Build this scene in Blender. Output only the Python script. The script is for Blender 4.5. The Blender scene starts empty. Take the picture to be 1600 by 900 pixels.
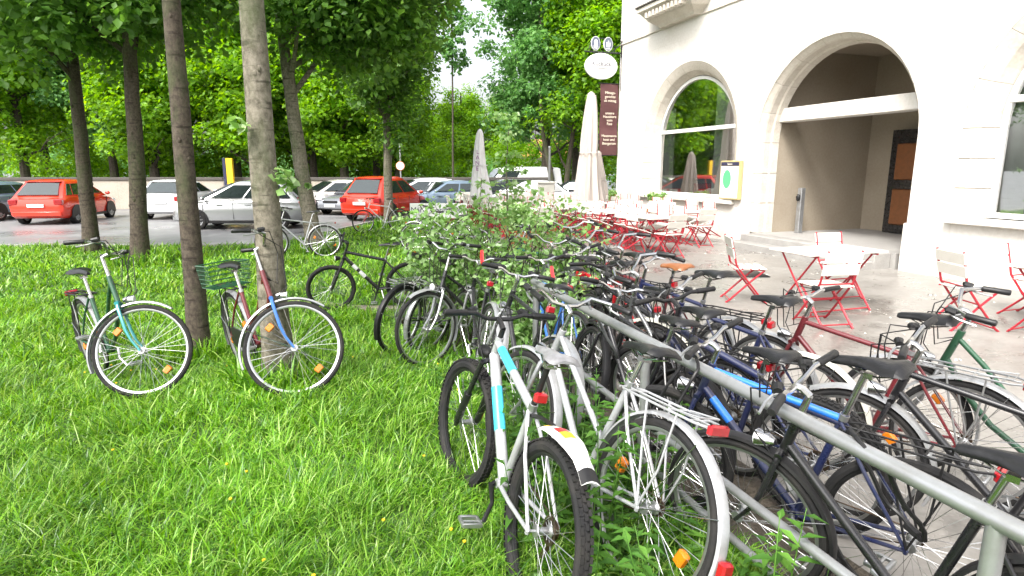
import bpy, math, random
import numpy as np
from mathutils import Vector, Matrix
R = math.radians
scene = bpy.context.scene
col = scene.collection
random.seed(7)
rng = np.random.default_rng(11)

# ------------------------------------------------------------------ camera, sky, sun, exposure
CAM_H = 1.65
cam_d = bpy.data.cameras.new('camera'); cam = bpy.data.objects.new('camera', cam_d); col.objects.link(cam)
cam_d.sensor_width = 36.0; cam_d.lens = 36.0 * 950.0 / 1600.0
cam_d.clip_start = 0.05; cam_d.clip_end = 2000
cam.location = (0, 0, CAM_H)
cam.rotation_euler = (R(90) - math.atan(188 / 950.0), 0, 0)
scene.camera = cam

SUN_EL, SUN_AZ = 52.0, 212.0        # azimuth measured clockwise from +Y: the light comes from behind and to the left
world = bpy.data.worlds.new('World'); scene.world = world; world.use_nodes = True
wn = world.node_tree.nodes; wl = world.node_tree.links
for n in list(wn): wn.remove(n)
sky = wn.new('ShaderNodeTexSky'); sky.sky_type = 'NISHITA'; sky.sun_disc = False
sky.sun_elevation = R(SUN_EL); sky.sun_rotation = R(SUN_AZ)
sky.air_density = 1.0; sky.dust_density = 6.0; sky.ozone_density = 0.6
bg = wn.new('ShaderNodeBackground'); bg.inputs['Strength'].default_value = 0.15
wo = wn.new('ShaderNodeOutputWorld')
ovc = wn.new('ShaderNodeHueSaturation')          # bright overcast: the whole sky is paler than a clear one
ovc.inputs['Saturation'].default_value = 0.3; ovc.inputs['Value'].default_value = 1.25
wl.new(sky.outputs[0], ovc.inputs['Color']); wl.new(ovc.outputs[0], bg.inputs['Color']); wl.new(bg.outputs[0], wo.inputs['Surface'])

sun_d = bpy.data.lights.new('sun', 'SUN'); sun = bpy.data.objects.new('sun', sun_d); col.objects.link(sun)
sun_d.energy = 1.5; sun_d.angle = R(14); sun_d.color = (1.0, 0.965, 0.9)
_d = Vector((math.sin(R(SUN_AZ)) * math.cos(R(SUN_EL)), math.cos(R(SUN_AZ)) * math.cos(R(SUN_EL)), math.sin(R(SUN_EL))))
sun.rotation_euler = _d.to_track_quat('Z', 'Y').to_euler()

vs = scene.view_settings
vs.view_transform = 'Standard'; vs.look = 'None'; vs.gamma = 1.0; vs.use_curve_mapping = False
vs.exposure = 1.27
scene.cycles.max_bounces = 6; scene.cycles.transparent_max_bounces = 12
scene.cycles.diffuse_bounces = 3; scene.cycles.glossy_bounces = 3; scene.cycles.transmission_bounces = 5
scene.cycles.use_denoising = True
scene.cycles.use_adaptive_sampling = True; scene.cycles.adaptive_threshold = 0.025
scene.cycles.caustics_reflective = False; scene.cycles.caustics_refractive = False

# ------------------------------------------------------------------ materials
def _mat(name):
    m = bpy.data.materials.new(name); m.use_nodes = True
    nt = m.node_tree; b = nt.nodes['Principled BSDF']
    return m, nt, b
def setp(b, **k):
    for key, v in k.items():
        if key in b.inputs: b.inputs[key].default_value = v
def c4(c): return (c[0], c[1], c[2], 1.0)
def plain(name, c, rough=0.5, metal=0.0, coat=0.0, dirt=0.25, scale=14.0, bump=0.0, dirtcol=None, spec=0.5, rvar=0.12):
    """Procedural paint / metal / cloth: broken-up colour, uneven gloss, slight relief."""
    m, nt, b = _mat(name); N, L = nt.nodes, nt.links
    tc = N.new('ShaderNodeTexCoord')
    nz = N.new('ShaderNodeTexNoise'); nz.inputs['Scale'].default_value = scale; nz.inputs['Detail'].default_value = 5; nz.inputs['Roughness'].default_value = 0.65
    L.new(tc.outputs['Object'], nz.inputs['Vector'])
    mr = N.new('ShaderNodeMapRange'); mr.inputs['From Min'].default_value = 0.42; mr.inputs['From Max'].default_value = 0.75
    mr.inputs['To Min'].default_value = 0.0; mr.inputs['To Max'].default_value = dirt
    L.new(nz.outputs['Fac'], mr.inputs['Value'])
    mx = N.new('ShaderNodeMix'); mx.data_type = 'RGBA'
    dc = dirtcol if dirtcol else (c[0] * 0.45 + 0.02, c[1] * 0.43 + 0.016, c[2] * 0.4 + 0.01)
    mx.inputs['A'].default_value = c4(c); mx.inputs['B'].default_value = c4(dc)
    L.new(mr.outputs[0], mx.inputs['Factor']); L.new(mx.outputs['Result'], b.inputs['Base Color'])
    rr = N.new('ShaderNodeMapRange'); rr.inputs['To Min'].default_value = max(0.03, rough - rvar); rr.inputs['To Max'].default_value = min(1, rough + rvar)
    L.new(nz.outputs['Fac'], rr.inputs['Value']); L.new(rr.outputs[0], b.inputs['Roughness'])
    setp(b, **{'Metallic': metal, 'Coat Weight': coat, 'Coat Roughness': 0.12, 'Specular IOR Level': spec})
    if bump > 0:
        bp = N.new('ShaderNodeBump'); bp.inputs['Strength'].default_value = bump; bp.inputs['Distance'].default_value = 0.004
        n2 = N.new('ShaderNodeTexNoise'); n2.inputs['Scale'].default_value = scale * 9; n2.inputs['Detail'].default_value = 4
        L.new(tc.outputs['Object'], n2.inputs['Vector']); L.new(n2.outputs['Fac'], bp.inputs['Height']); L.new(bp.outputs[0], b.inputs['Normal'])
    return m
def leafmat(name, cols, trans=0.45, rough=0.45, spec=0.35):
    """Leaf: colour differs from leaf to leaf; lets light through."""
    m, nt, b = _mat(name); N, L = nt.nodes, nt.links
    g = N.new('ShaderNodeNewGeometry'); cr = N.new('ShaderNodeValToRGB')
    e = cr.color_ramp.elements
    while len(e) < len(cols): e.new(0.5)
    for i, c in enumerate(cols): e[i].position = i / (len(cols) - 1); e[i].color = c4(c)
    L.new(g.outputs['Random Per Island'], cr.inputs['Fac'])
    tcn = N.new('ShaderNodeTexCoord'); nz = N.new('ShaderNodeTexNoise'); nz.inputs['Scale'].default_value = 0.9; nz.inputs['Detail'].default_value = 3
    L.new(tcn.outputs['Object'], nz.inputs['Vector'])
    hs = N.new('ShaderNodeHueSaturation'); hs.inputs['Saturation'].default_value = 1.0
    mr = N.new('ShaderNodeMapRange'); mr.inputs['From Min'].default_value = 0.3; mr.inputs['From Max'].default_value = 0.7; mr.inputs['To Min'].default_value = 0.75; mr.inputs['To Max'].default_value = 1.3
    L.new(nz.outputs['Fac'], mr.inputs['Value']); L.new(mr.outputs[0], hs.inputs['Value']); L.new(cr.outputs[0], hs.inputs['Color'])
    L.new(hs.outputs[0], b.inputs['Base Color']); setp(b, **{'Roughness': rough, 'Specular IOR Level': spec})
    t = N.new('ShaderNodeBsdfTranslucent')
    h2 = N.new('ShaderNodeHueSaturation'); h2.inputs['Hue'].default_value = 0.485; h2.inputs['Saturation'].default_value = 1.1; h2.inputs['Value'].default_value = 1.6
    L.new(hs.outputs[0], h2.inputs['Color']); L.new(h2.outputs[0], t.inputs['Color'])
    ms = N.new('ShaderNodeMixShader'); ms.inputs[0].default_value = trans
    L.new(b.outputs[0], ms.inputs[1]); L.new(t.outputs[0], ms.inputs[2])
    L.new(ms.outputs[0], nt.nodes['Material Output'].inputs['Surface'])
    return m
def barkmat(name, c1, c2, moss=(0.06, 0.09, 0.03)):
    m, nt, b = _mat(name); N, L = nt.nodes, nt.links
    tc = N.new('ShaderNodeTexCoord')
    def noise(sc, scale, det, ro=0.65):
        mp = N.new('ShaderNodeMapping'); mp.inputs['Scale'].default_value = sc; L.new(tc.outputs['Object'], mp.inputs['Vector'])
        n = N.new('ShaderNodeTexNoise'); n.inputs['Scale'].default_value = scale; n.inputs['Detail'].default_value = det; n.inputs['Roughness'].default_value = ro
        L.new(mp.outputs[0], n.inputs['Vector']); return n.outputs['Fac']
    def rng_(sock, a, b_, lo, hi):
        mr = N.new('ShaderNodeMapRange'); mr.inputs['From Min'].default_value = a; mr.inputs['From Max'].default_value = b_; mr.inputs['To Min'].default_value = lo; mr.inputs['To Max'].default_value = hi
        L.new(sock, mr.inputs['Value']); return mr.outputs[0]
    n1 = noise((1, 1, 0.7), 26, 8, 0.72); cr = N.new('ShaderNodeValToRGB'); e = cr.color_ramp.elements
    e[0].position = 0.34; e[0].color = c4(c1); e[1].position = 0.66; e[1].color = c4(c2); L.new(n1, cr.inputs['Fac'])
    scars = rng_(noise((1.2, 1.2, 9), 3.0, 5, 0.6), 0.56, 0.66, 0.0, 0.75)       # short dark scars across the trunk
    m0 = N.new('ShaderNodeMix'); m0.data_type = 'RGBA'; m0.inputs['B'].default_value = c4([k * 0.45 for k in c1])
    L.new(scars, m0.inputs['Factor']); L.new(cr.outputs[0], m0.inputs['A'])
    mo = rng_(noise((1, 1, 0.5), 2.6, 5), 0.48, 0.7, 0.0, 0.7)
    mx = N.new('ShaderNodeMix'); mx.data_type = 'RGBA'; mx.inputs['B'].default_value = c4(moss)
    L.new(m0.outputs['Result'], mx.inputs['A']); L.new(mo, mx.inputs['Factor']); L.new(mx.outputs['Result'], b.inputs['Base Color'])
    bp = N.new('ShaderNodeBump'); bp.inputs['Strength'].default_value = 0.8; bp.inputs['Distance'].default_value = 0.012
    L.new(n1, bp.inputs['Height']); L.new(bp.outputs[0], b.inputs['Normal']); setp(b, Roughness=0.9, **{'Specular IOR Level': 0.2})
    return m
def noisecol(name, cols, scales, rough=(0.6, 0.9), bump=0.4, bdist=0.01, spec=0.4, coords='Object', stretch=(1, 1, 1)):
    """Ground and stone: two scales of noise through a ramp, uneven gloss, relief."""
    m, nt, b = _mat(name); N, L = nt.nodes, nt.links
    tc = N.new('ShaderNodeTexCoord'); mp = N.new('ShaderNodeMapping'); mp.inputs['Scale'].default_value = stretch
    L.new(tc.outputs[coords], mp.inputs['Vector'])
    n1 = N.new('ShaderNodeTexNoise'); n1.inputs['Scale'].default_value = scales[0]; n1.inputs['Detail'].default_value = 6; n1.inputs['Roughness'].default_value = 0.6
    n2 = N.new('ShaderNodeTexNoise'); n2.inputs['Scale'].default_value = scales[1]; n2.inputs['Detail'].default_value = 5
    L.new(mp.outputs[0], n1.inputs['Vector']); L.new(mp.outputs[0], n2.inputs['Vector'])
    ad = N.new('ShaderNodeMath'); ad.operation = 'MULTIPLY_ADD'; ad.inputs[1].default_value = 0.4; 
    L.new(n2.outputs['Fac'], ad.inputs[0]); 
    ml = N.new('ShaderNodeMath'); ml.operation = 'MULTIPLY'; ml.inputs[1].default_value = 0.6
    L.new(n1.outputs['Fac'], ml.inputs[0]); L.new(ml.outputs[0], ad.inputs[2])
    cr = N.new('ShaderNodeValToRGB'); e = cr.color_ramp.elements
    while len(e) < len(cols): e.new(0.5)
    for i, c in enumerate(cols): e[i].position = 0.32 + 0.36 * i / (len(cols) - 1); e[i].color = c4(c)
    L.new(ad.outputs[0], cr.inputs['Fac']); L.new(cr.outputs[0], b.inputs['Base Color'])
    mr = N.new('ShaderNodeMapRange'); mr.inputs['From Min'].default_value = 0.35; mr.inputs['From Max'].default_value = 0.65; mr.inputs['To Min'].default_value = rough[0]; mr.inputs['To Max'].default_value = rough[1]
    L.new(n1.outputs['Fac'], mr.inputs['Value']); L.new(mr.outputs[0], b.inputs['Roughness'])
    bp = N.new('ShaderNodeBump'); bp.inputs['Strength'].default_value = bump; bp.inputs['Distance'].default_value = bdist
    L.new(n2.outputs['Fac'], bp.inputs['Height']); L.new(bp.outputs[0], b.inputs['Normal']); setp(b, **{'Specular IOR Level': spec})
    return m
def glassmat(name, tint=(0.9, 0.97, 0.93), refl=0.45, rough=0.02):
    m, nt, b = _mat(name); N, L = nt.nodes, nt.links
    N.remove(b)
    tr = N.new('ShaderNodeBsdfTransparent'); tr.inputs['Color'].default_value = c4(tint)
    gl = N.new('ShaderNodeBsdfGlossy'); gl.inputs['Roughness'].default_value = rough; gl.inputs['Color'].default_value = (1, 1, 1, 1)
    fr = N.new('ShaderNodeFresnel'); fr.inputs['IOR'].default_value = 1.5
    mr = N.new('ShaderNodeMapRange'); mr.inputs['To Min'].default_value = refl; mr.inputs['To Max'].default_value = 1.0
    L.new(fr.outputs[0], mr.inputs['Value'])
    ms = N.new('ShaderNodeMixShader'); L.new(mr.outputs[0], ms.inputs[0]); L.new(tr.outputs[0], ms.inputs[1]); L.new(gl.outputs[0], ms.inputs[2])
    L.new(ms.outputs[0], nt.nodes['Material Output'].inputs['Surface'])
    return m

M = {}
M['rubber'] = plain('tyre_rubber', (0.014, 0.014, 0.015), 0.8, dirt=0.5, scale=9, dirtcol=(0.05, 0.045, 0.038), bump=0.3, spec=0.25)
M['black'] = plain('black_plastic', (0.011, 0.011, 0.012), 0.42, dirt=0.3, scale=20, dirtcol=(0.035, 0.032, 0.03), spec=0.35)
M['blackpaint'] = plain('black_paint', (0.01, 0.01, 0.012), 0.28, coat=0.4, dirt=0.3, dirtcol=(0.035, 0.032, 0.03))
M['leather'] = plain('saddle_vinyl', (0.01, 0.01, 0.011), 0.36, dirt=0.3, scale=10, bump=0.3, dirtcol=(0.03, 0.03, 0.03), spec=0.4)
M['saddlegrey'] = plain('grey_saddle', (0.22, 0.22, 0.23), 0.4, dirt=0.6, scale=16, dirtcol=(0.03, 0.03, 0.03))
M['brown'] = plain('tan_leather', (0.23, 0.085, 0.03), 0.4, dirt=0.5, scale=12, bump=0.2)
M['chrome'] = plain('worn_chrome', (0.55, 0.55, 0.55), 0.22, metal=1.0, dirt=0.4, scale=18, dirtcol=(0.3, 0.27, 0.23))
M['alu'] = plain('dull_aluminium', (0.45, 0.46, 0.47), 0.4, metal=0.9, dirt=0.45, scale=16, dirtcol=(0.28, 0.26, 0.23))
M['silver'] = plain('silver_paint', (0.36, 0.37, 0.385), 0.34, metal=0.45, coat=0.25, dirt=0.6, scale=12)
M['palesilver'] = plain('pale_silver_paint', (0.42, 0.43, 0.45), 0.36, metal=0.35, coat=0.25, dirt=0.6, scale=12)
M['greysteel'] = plain('grey_bike_paint', (0.13, 0.135, 0.14), 0.36, metal=0.3, coat=0.3, dirt=0.5, scale=10)
M['white'] = plain('white_paint', (0.62, 0.63, 0.64), 0.36, coat=0.25, dirt=0.5, scale=12)
M['cream'] = plain('cream_fender', (0.58, 0.57, 0.5), 0.32, coat=0.4, dirt=0.35, scale=10)
M['cyan'] = plain('cyan_decal', (0.04, 0.5, 0.68), 0.35, coat=0.4, dirt=0.2)
M['bluefork'] = plain('blue_paint', (0.03, 0.13, 0.42), 0.3, coat=0.5, dirt=0.3)
M['blue'] = plain('bright_blue_paint', (0.02, 0.16, 0.62), 0.25, coat=0.6, dirt=0.2)
M['navy'] = plain('navy_paint', (0.012, 0.017, 0.06), 0.3, coat=0.4, dirt=0.5, dirtcol=(0.05, 0.05, 0.06))
M['maroon'] = plain('maroon_paint', (0.12, 0.015, 0.02), 0.3, coat=0.5, dirt=0.3)
M['redpaint'] = plain('red_paint', (0.55, 0.02, 0.025), 0.3, coat=0.5, dirt=0.2)
M['greenpaint'] = plain('dark_green_paint', (0.02, 0.08, 0.04), 0.3, coat=0.5, dirt=0.3)
M['teal'] = plain('teal_paint', (0.03, 0.25, 0.27), 0.3, coat=0.5, dirt=0.3)
M['steel'] = plain('galvanised_pipe', (0.4, 0.41, 0.42), 0.4, metal=0.7, dirt=0.6, scale=7, dirtcol=(0.2, 0.19, 0.17), bump=0.1)
M['redglass'] = plain('red_reflector', (0.3, 0.006, 0.012), 0.2, coat=0.8, dirt=0.35, scale=40)
M['amber'] = plain('amber_reflector', (0.62, 0.17, 0.006), 0.25, coat=0.6, dirt=0.35, scale=40)
M['clear'] = plain('clear_lens', (0.75, 0.77, 0.78), 0.1, coat=0.7, dirt=0.1)
M['chain'] = plain('oily_chain', (0.09, 0.07, 0.05), 0.45, metal=0.8, dirt=0.6, scale=30, dirtcol=(0.12, 0.05, 0.02))
M['sticker'] = plain('sticker_white', (0.8, 0.8, 0.78), 0.35, dirt=0.3)
M['yellow'] = plain('yellow_decal', (0.8, 0.5, 0.02), 0.35, dirt=0.15)
M['redframe'] = plain('red_chair_metal', (0.4, 0.01, 0.025), 0.38, coat=0.3, dirt=0.2)
M['slat'] = plain('white_slat', (0.66, 0.64, 0.585), 0.5, dirt=0.3, scale=7, bump=0.15, dirtcol=(0.5, 0.47, 0.4))
M['canvas'] = plain('beige_canvas', (0.47, 0.42, 0.385), 0.9, dirt=0.3, scale=4, bump=0.35, dirtcol=(0.42, 0.38, 0.34))
M['whitecanvas'] = plain('white_canvas', (0.66, 0.65, 0.66), 0.85, dirt=0.25, scale=4, bump=0.35)
M['banner'] = plain('brown_banner', (0.085, 0.03, 0.032), 0.45, dirt=0.3, scale=3, dirtcol=(0.16, 0.08, 0.08))
M['lettering'] = plain('cream_lettering', (0.8, 0.74, 0.6), 0.6, dirt=0.05)
M['purple'] = plain('purple_lettering', (0.2, 0.06, 0.2), 0.6, dirt=0.05)
M['darkletter'] = plain('dark_lettering', (0.03, 0.03, 0.07), 0.5, dirt=0.05)
M['bluegrey'] = plain('emblem_blue_grey', (0.12, 0.14, 0.2), 0.4, dirt=0.1)
M['signwhite'] = plain('sign_enamel', (0.83, 0.83, 0.82), 0.25, coat=0.5, dirt=0.1)
M['brass'] = plain('yellow_wood_frame', (0.46, 0.37, 0.17), 0.4, dirt=0.2)
M['terracotta'] = plain('terracotta', (0.5, 0.17, 0.06), 0.75, dirt=0.3)
M['grass_leaf'] = leafmat('grass_blades', [(0.025, 0.085, 0.007), (0.068, 0.19, 0.011), (0.125, 0.3, 0.017), (0.2, 0.395, 0.03), (0.33, 0.46, 0.12)], 0.4, 0.38, 0.5)
M['weed_leaf'] = leafmat('weed_leaves', [(0.035, 0.1, 0.015), (0.07, 0.18, 0.025), (0.12, 0.26, 0.04)], 0.35)
M['bush_leaf'] = leafmat('bush_leaves', [(0.11, 0.24, 0.05), (0.19, 0.35, 0.09), (0.25, 0.42, 0.13), (0.4, 0.53, 0.27)], 0.4, 0.3, 0.6)  # palest step paints sun glints into the leaf colour
M['maple_leaf'] = leafmat('maple_leaves', [(0.055, 0.13, 0.025), (0.09, 0.2, 0.034), (0.14, 0.285, 0.05)], 0.58)
M['lime_leaf'] = leafmat('lime_leaves', [(0.09, 0.2, 0.014), (0.15, 0.32, 0.02), (0.24, 0.44, 0.03)], 0.55)
M['mid_leaf'] = leafmat('mid_green_leaves', [(0.08, 0.19, 0.055), (0.12, 0.27, 0.08), (0.19, 0.37, 0.11)], 0.55)  # lighter, bluer greens: the haze over the trees is put into the leaf colour
M['bark'] = barkmat('maple_bark', (0.085, 0.075, 0.055), (0.25, 0.225, 0.18))
M['bark2'] = barkmat('dark_bark', (0.035, 0.028, 0.022), (0.11, 0.09, 0.07))
M['soil'] = noisecol('lawn_soil', [(0.02, 0.045, 0.008), (0.04, 0.085, 0.012), (0.06, 0.12, 0.02)], (1.5, 30), bump=0.6)
M['dirt'] = noisecol('trodden_dirt', [(0.12, 0.1, 0.075), (0.2, 0.175, 0.14), (0.26, 0.24, 0.2)], (3, 60), bump=0.5)
M['darksoil'] = noisecol('dark_damp_soil', [(0.035, 0.028, 0.02), (0.07, 0.058, 0.043), (0.12, 0.1, 0.08)], (4, 40), rough=(0.4, 0.9), bump=0.7, bdist=0.02)
M['asphalt'] = noisecol('damp_asphalt', [(0.13, 0.13, 0.135), (0.18, 0.18, 0.185), (0.22, 0.22, 0.22)], (0.5, 80), rough=(0.22, 0.6), bump=0.2, bdist=0.004)
M['paving'] = noisecol('wet_terrace_concrete', [(0.15, 0.14, 0.127), (0.225, 0.212, 0.195), (0.29, 0.276, 0.257)], (0.9, 24), rough=(0.14, 0.6), bump=0.12, bdist=0.003, spec=0.55)
M['kerb'] = noisecol('kerb_granite', [(0.24, 0.23, 0.22), (0.36, 0.35, 0.33)], (4, 90), bump=0.3, bdist=0.004)
M['plaster'] = noisecol('pale_limestone', [(0.55, 0.52, 0.475), (0.645, 0.62, 0.58), (0.7, 0.685, 0.655)], (1.1, 18), rough=(0.75, 0.92), bump=0.25, bdist=0.006, spec=0.25)
M['stone'] = noisecol('carved_stone', [(0.46, 0.415, 0.35), (0.57, 0.525, 0.46), (0.64, 0.605, 0.545)], (2.0, 24), rough=(0.75, 0.92), bump=0.35, bdist=0.006, spec=0.25)
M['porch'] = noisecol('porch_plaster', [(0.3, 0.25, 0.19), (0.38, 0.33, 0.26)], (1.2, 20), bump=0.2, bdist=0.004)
M['inner'] = plain('interior_wall', (0.72, 0.77, 0.72), 0.8, dirt=0.15, scale=2)
M['frame_white'] = plain('window_frame_white', (0.8, 0.8, 0.78), 0.4, dirt=0.1)
M['pane'] = glassmat('window_glass', refl=0.42)
M['beigewall'] = noisecol('beige_boundary_wall', [(0.26, 0.225, 0.18), (0.36, 0.32, 0.265), (0.42, 0.38, 0.32)], (0.6, 14), bump=0.2)
M['coping'] = noisecol('dark_coping', [(0.06, 0.055, 0.05), (0.1, 0.09, 0.08)], (2, 30), bump=0.2)
M['rooftile'] = noisecol('orange_roof_tiles', [(0.4, 0.16, 0.06), (0.5, 0.24, 0.1)], (2, 12), bump=0.4)
M['carglass'] = plain('car_glass', (0.02, 0.03, 0.03), 0.05, coat=1.0, dirt=0.05, rvar=0.02)
M['box_grey'] = plain('utility_box_grey', (0.42, 0.41, 0.37), 0.5, dirt=0.4, scale=5)

# ------------------------------------------------------------------ mesh helpers
class MB:
    """Collects geometry and links it as ONE mesh object."""
    def __init__(s): s.v = []; s.f = []
    def add(s, vs, fs):
        o = len(s.v); s.v += [tuple(p) for p in vs]; s.f += [tuple(i + o for i in f) for f in fs]; return s
    def box(s, x0, x1, y0, y1, z0, z1):
        return s.add([(x0,y0,z0),(x1,y0,z0),(x1,y1,z0),(x0,y1,z0),(x0,y0,z1),(x1,y0,z1),(x1,y1,z1),(x0,y1,z1)],
                     [(3,2,1,0),(4,5,6,7),(0,1,5,4),(1,2,6,5),(2,3,7,6),(3,0,4,7)])
    def bevbox(s, x0, x1, y0, y1, z0, z1, b=0.01):
        # box with chamfered edges (24 corner points hull by rings)
        rings = []
        for z, i in ((z0, b), (z0 + b, 0), (z1 - b, 0), (z1, b)):
            xa, xb, ya, yb = x0 + i, x1 - i, y0 + i, y1 - i
            rings.append([(xa+b,ya,z),(xb-b,ya,z),(xb,ya+b,z),(xb,yb-b,z),(xb-b,yb,z),(xa+b,yb,z),(xa,yb-b,z),(xa,ya+b,z)])
        return s.loft(rings, True)
    def loft(s, rings, cap=True, closed=True):
        n = len(rings[0]); vs = [p for r in rings for p in r]; fs = []
        for i in range(len(rings) - 1):
            for j in range(n if closed else n - 1):
                k = (j + 1) % n
                fs.append((i*n+j, i*n+k, (i+1)*n+k, (i+1)*n+j))
        if cap: fs.append(tuple(range(n - 1, -1, -1))); fs.append(tuple((len(rings)-1)*n + j for j in range(n)))
        return s.add(vs, fs)
    def tube(s, pts, r, n=8, cap=True, flat=1.0):
        P = [Vector(p) for p in pts]
        rr = list(r) if hasattr(r, '__len__') else [r] * len(P)
        T = []
        for i in range(len(P)):
            t = (P[min(i+1, len(P)-1)] - P[max(i-1, 0)])
            T.append(t.normalized() if t.length > 1e-9 else Vector((0,0,1)))
        up = Vector((0,0,1)) if abs(T[0].z) < 0.9 else Vector((0,1,0))
        nrm = (up - T[0] * up.dot(T[0])).normalized(); rings = []
        for i in range(len(P)):
            nrm = (nrm - T[i] * nrm.dot(T[i]))
            nrm = nrm.normalized() if nrm.length > 1e-6 else T[i].orthogonal().normalized()
            b = T[i].cross(nrm)
            rings.append([P[i] + (nrm * math.cos(a) * flat + b * math.sin(a)) * rr[i] for a in [2*math.pi*k/n for k in range(n)]])
        return s.loft(rings, cap)
    def ring(s, R_, prof, n=48, a0=0.0, a1=2*math.pi, axis='y'):
        """Sweep a closed profile [(radial offset, across)] round the y axis."""
        full = abs(a1 - a0 - 2*math.pi) < 1e-6
        rings = []
        for i in range(n if full else n + 1):
            a = a0 + (a1 - a0) * i / n
            rings.append([((R_+dr) * math.cos(a), dy, (R_+dr) * math.sin(a)) for dr, dy in prof])
        if full: rings.append(rings[0]); s.loft(rings, False)
        else: s.loft(rings, True)
        return s
    def ellipsoid(s, c, r, nu=10, nv=7):
        rings = []
        for i in range(nv + 1):
            t = -math.pi/2 + math.pi * i / nv
            t = max(min(t, math.pi/2 - 0.12), -math.pi/2 + 0.12)
            rings.append([(c[0]+r[0]*math.cos(t)*math.cos(2*math.pi*j/nu), c[1]+r[1]*math.cos(t)*math.sin(2*math.pi*j/nu), c[2]+r[2]*math.sin(t)) for j in range(nu)])
        return s.loft(rings, True)
    def mesh(s, name, mat, smooth=True, xf=None):
        me = bpy.data.meshes.new(name)
        vs = s.v if xf is None else [tuple(xf @ Vector(p)) for p in s.v]
        me.from_pydata(vs, [], s.f); me.materials.append(mat)
        if smooth:
            me.polygons.foreach_set('use_smooth', [True] * len(me.polygons))
            me.set_sharp_from_angle(angle=R(38))
        me.update(); return me
    def build(s, name, mat, parent=None, smooth=True, xf=None):
        return obj(name, s.mesh(name, mat, smooth, xf), parent)
def obj(name, me, parent=None):
    o = bpy.data.objects.new(name, me); col.objects.link(o)
    if parent is not None: o.parent = parent
    return o
def empty(name, loc=(0,0,0), rot=(0,0,0), parent=None):
    o = bpy.data.objects.new(name, None); o.empty_display_size = 0.1; col.objects.link(o)
    o.location = loc; o.rotation_euler = rot
    if parent is not None: o.parent = parent
    return o
def tag(o, label=None, cat=None, group=None, kind=None):
    if label: o['label'] = label
    if cat: o['category'] = cat
    if group: o['group'] = group
    if kind: o['kind'] = kind
    return o
def npmesh(name, V, F, mat, smooth=False):
    """Big mesh from arrays: V (n,3), F (m,k) all faces with k corners."""
    me = bpy.data.meshes.new(name); k = F.shape[1]
    me.vertices.add(len(V)); me.vertices.foreach_set('co', V.astype(np.float32).ravel())
    me.loops.add(F.size); me.loops.foreach_set('vertex_index', F.astype(np.int32).ravel())
    me.polygons.add(len(F)); me.polygons.foreach_set('loop_start', np.arange(0, F.size, k, dtype=np.int32))
    me.update(calc_edges=True); me.materials.append(mat)
    if smooth: me.polygons.foreach_set('use_smooth', np.ones(len(F), dtype=bool))
    return me
def text(name, body, size, mat, parent, loc, rot, align='CENTER', ext=0.002, xs=1.0):
    c = bpy.data.curves.new(name, 'FONT'); c.body = body; c.size = size; c.align_x = align; c.align_y = 'CENTER'; c.extrude = ext
    c.materials.append(mat); o = bpy.data.objects.new(name, c); col.objects.link(o)
    bpy.context.view_layer.update()
    me = bpy.data.meshes.new_from_object(o.evaluated_get(bpy.context.evaluated_depsgraph_get()))
    bpy.data.objects.remove(o); bpy.data.curves.remove(c); me.name = name
    if not me.materials: me.materials.append(mat)
    o = obj(name, me, parent); o.location = loc; o.rotation_euler = rot; o.scale = (xs, 1, 1)
    return o
def vnoise(x, y, s=1.0, seed=0):
    """Cheap smooth 2-D variation in [-1, 1]."""
    x = np.asarray(x) * s; y = np.asarray(y) * s
    return (np.sin(x*1.3 + 1.7*seed + 1.1*np.sin(y*0.9+seed)) + np.sin(y*1.7 - 0.6*seed + 1.3*np.sin(x*1.1)) + np.sin((x+y)*2.3+seed*3.1)*0.6 + np.sin((x*0.7-y*1.9)*2.1+seed)*0.5) / 3.1

# ------------------------------------------------------------------ ground, lawn, terrace, road
TREE1 = (-1.78, 4.42)
def lawn_z(x, y):
    x = np.asarray(x, float); y = np.asarray(y, float)
    t = np.clip((y - 2.8) / 4.4, 0, 1); z = -0.25 * (t*t*(3-2*t)*0.5 + t*0.5)
    z = z + 0.13 * np.exp(-((x-TREE1[0])**2 + (y-TREE1[1])**2) / 0.9)
    return z + 0.018 * vnoise(x, y, 2.2, 3)
TER_Z, ROAD_Z = -0.10, -0.32
def rail_x(y): return 0.992 - 0.3204 * (np.asarray(y, float) - 1.967)
_EY = np.array([-8, 5.3, 6.5, 9, 14, 20, 25.5]); _EX = np.array([float(rail_x(-8))+.12, float(rail_x(5.3))+.12, 0.25, 0.3, -0.1, -0.9, -1.2])
def lawn_right(y): return np.interp(y, _EY, _EX)
def lawn_left(y): return np.interp(y, [-8, 14.2, 14.9, 21, 25.5], [-34, -34, -5.9, -4.9, -3.4])
def grid_mesh(name, ys, nx, mat):
    V = []; F = []
    for y in ys:
        xl, xr = float(lawn_left(y)), float(lawn_right(y)); 
        for j in range(nx):
            t = j / (nx - 1); x = xr + (xl - xr) * t ** 1.8
            V.append((x, y, float(lawn_z(x, y))))
    for i in range(len(ys) - 1):
        for j in range(nx - 1):
            a = i * nx + j; F.append((a, a + 1, a + nx + 1, a + nx))
    V = np.array(V); me = npmesh(name, V, np.array(F)[:, ::-1].copy(), mat, True)
    return me
asph = tag(MB().add([(-400,-60,ROAD_Z),(400,-60,ROAD_Z),(400,600,ROAD_Z),(-400,600,ROAD_Z)], [(0,1,2,3)]).build('road', M['asphalt']), kind='structure')
ys = list(np.arange(-8, 14.2, 0.3)) + list(np.arange(14.2, 25.6, 0.35))
lawn = tag(obj('lawn', grid_mesh('lawn', ys, 60, M['soil'])), kind='structure')
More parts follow.
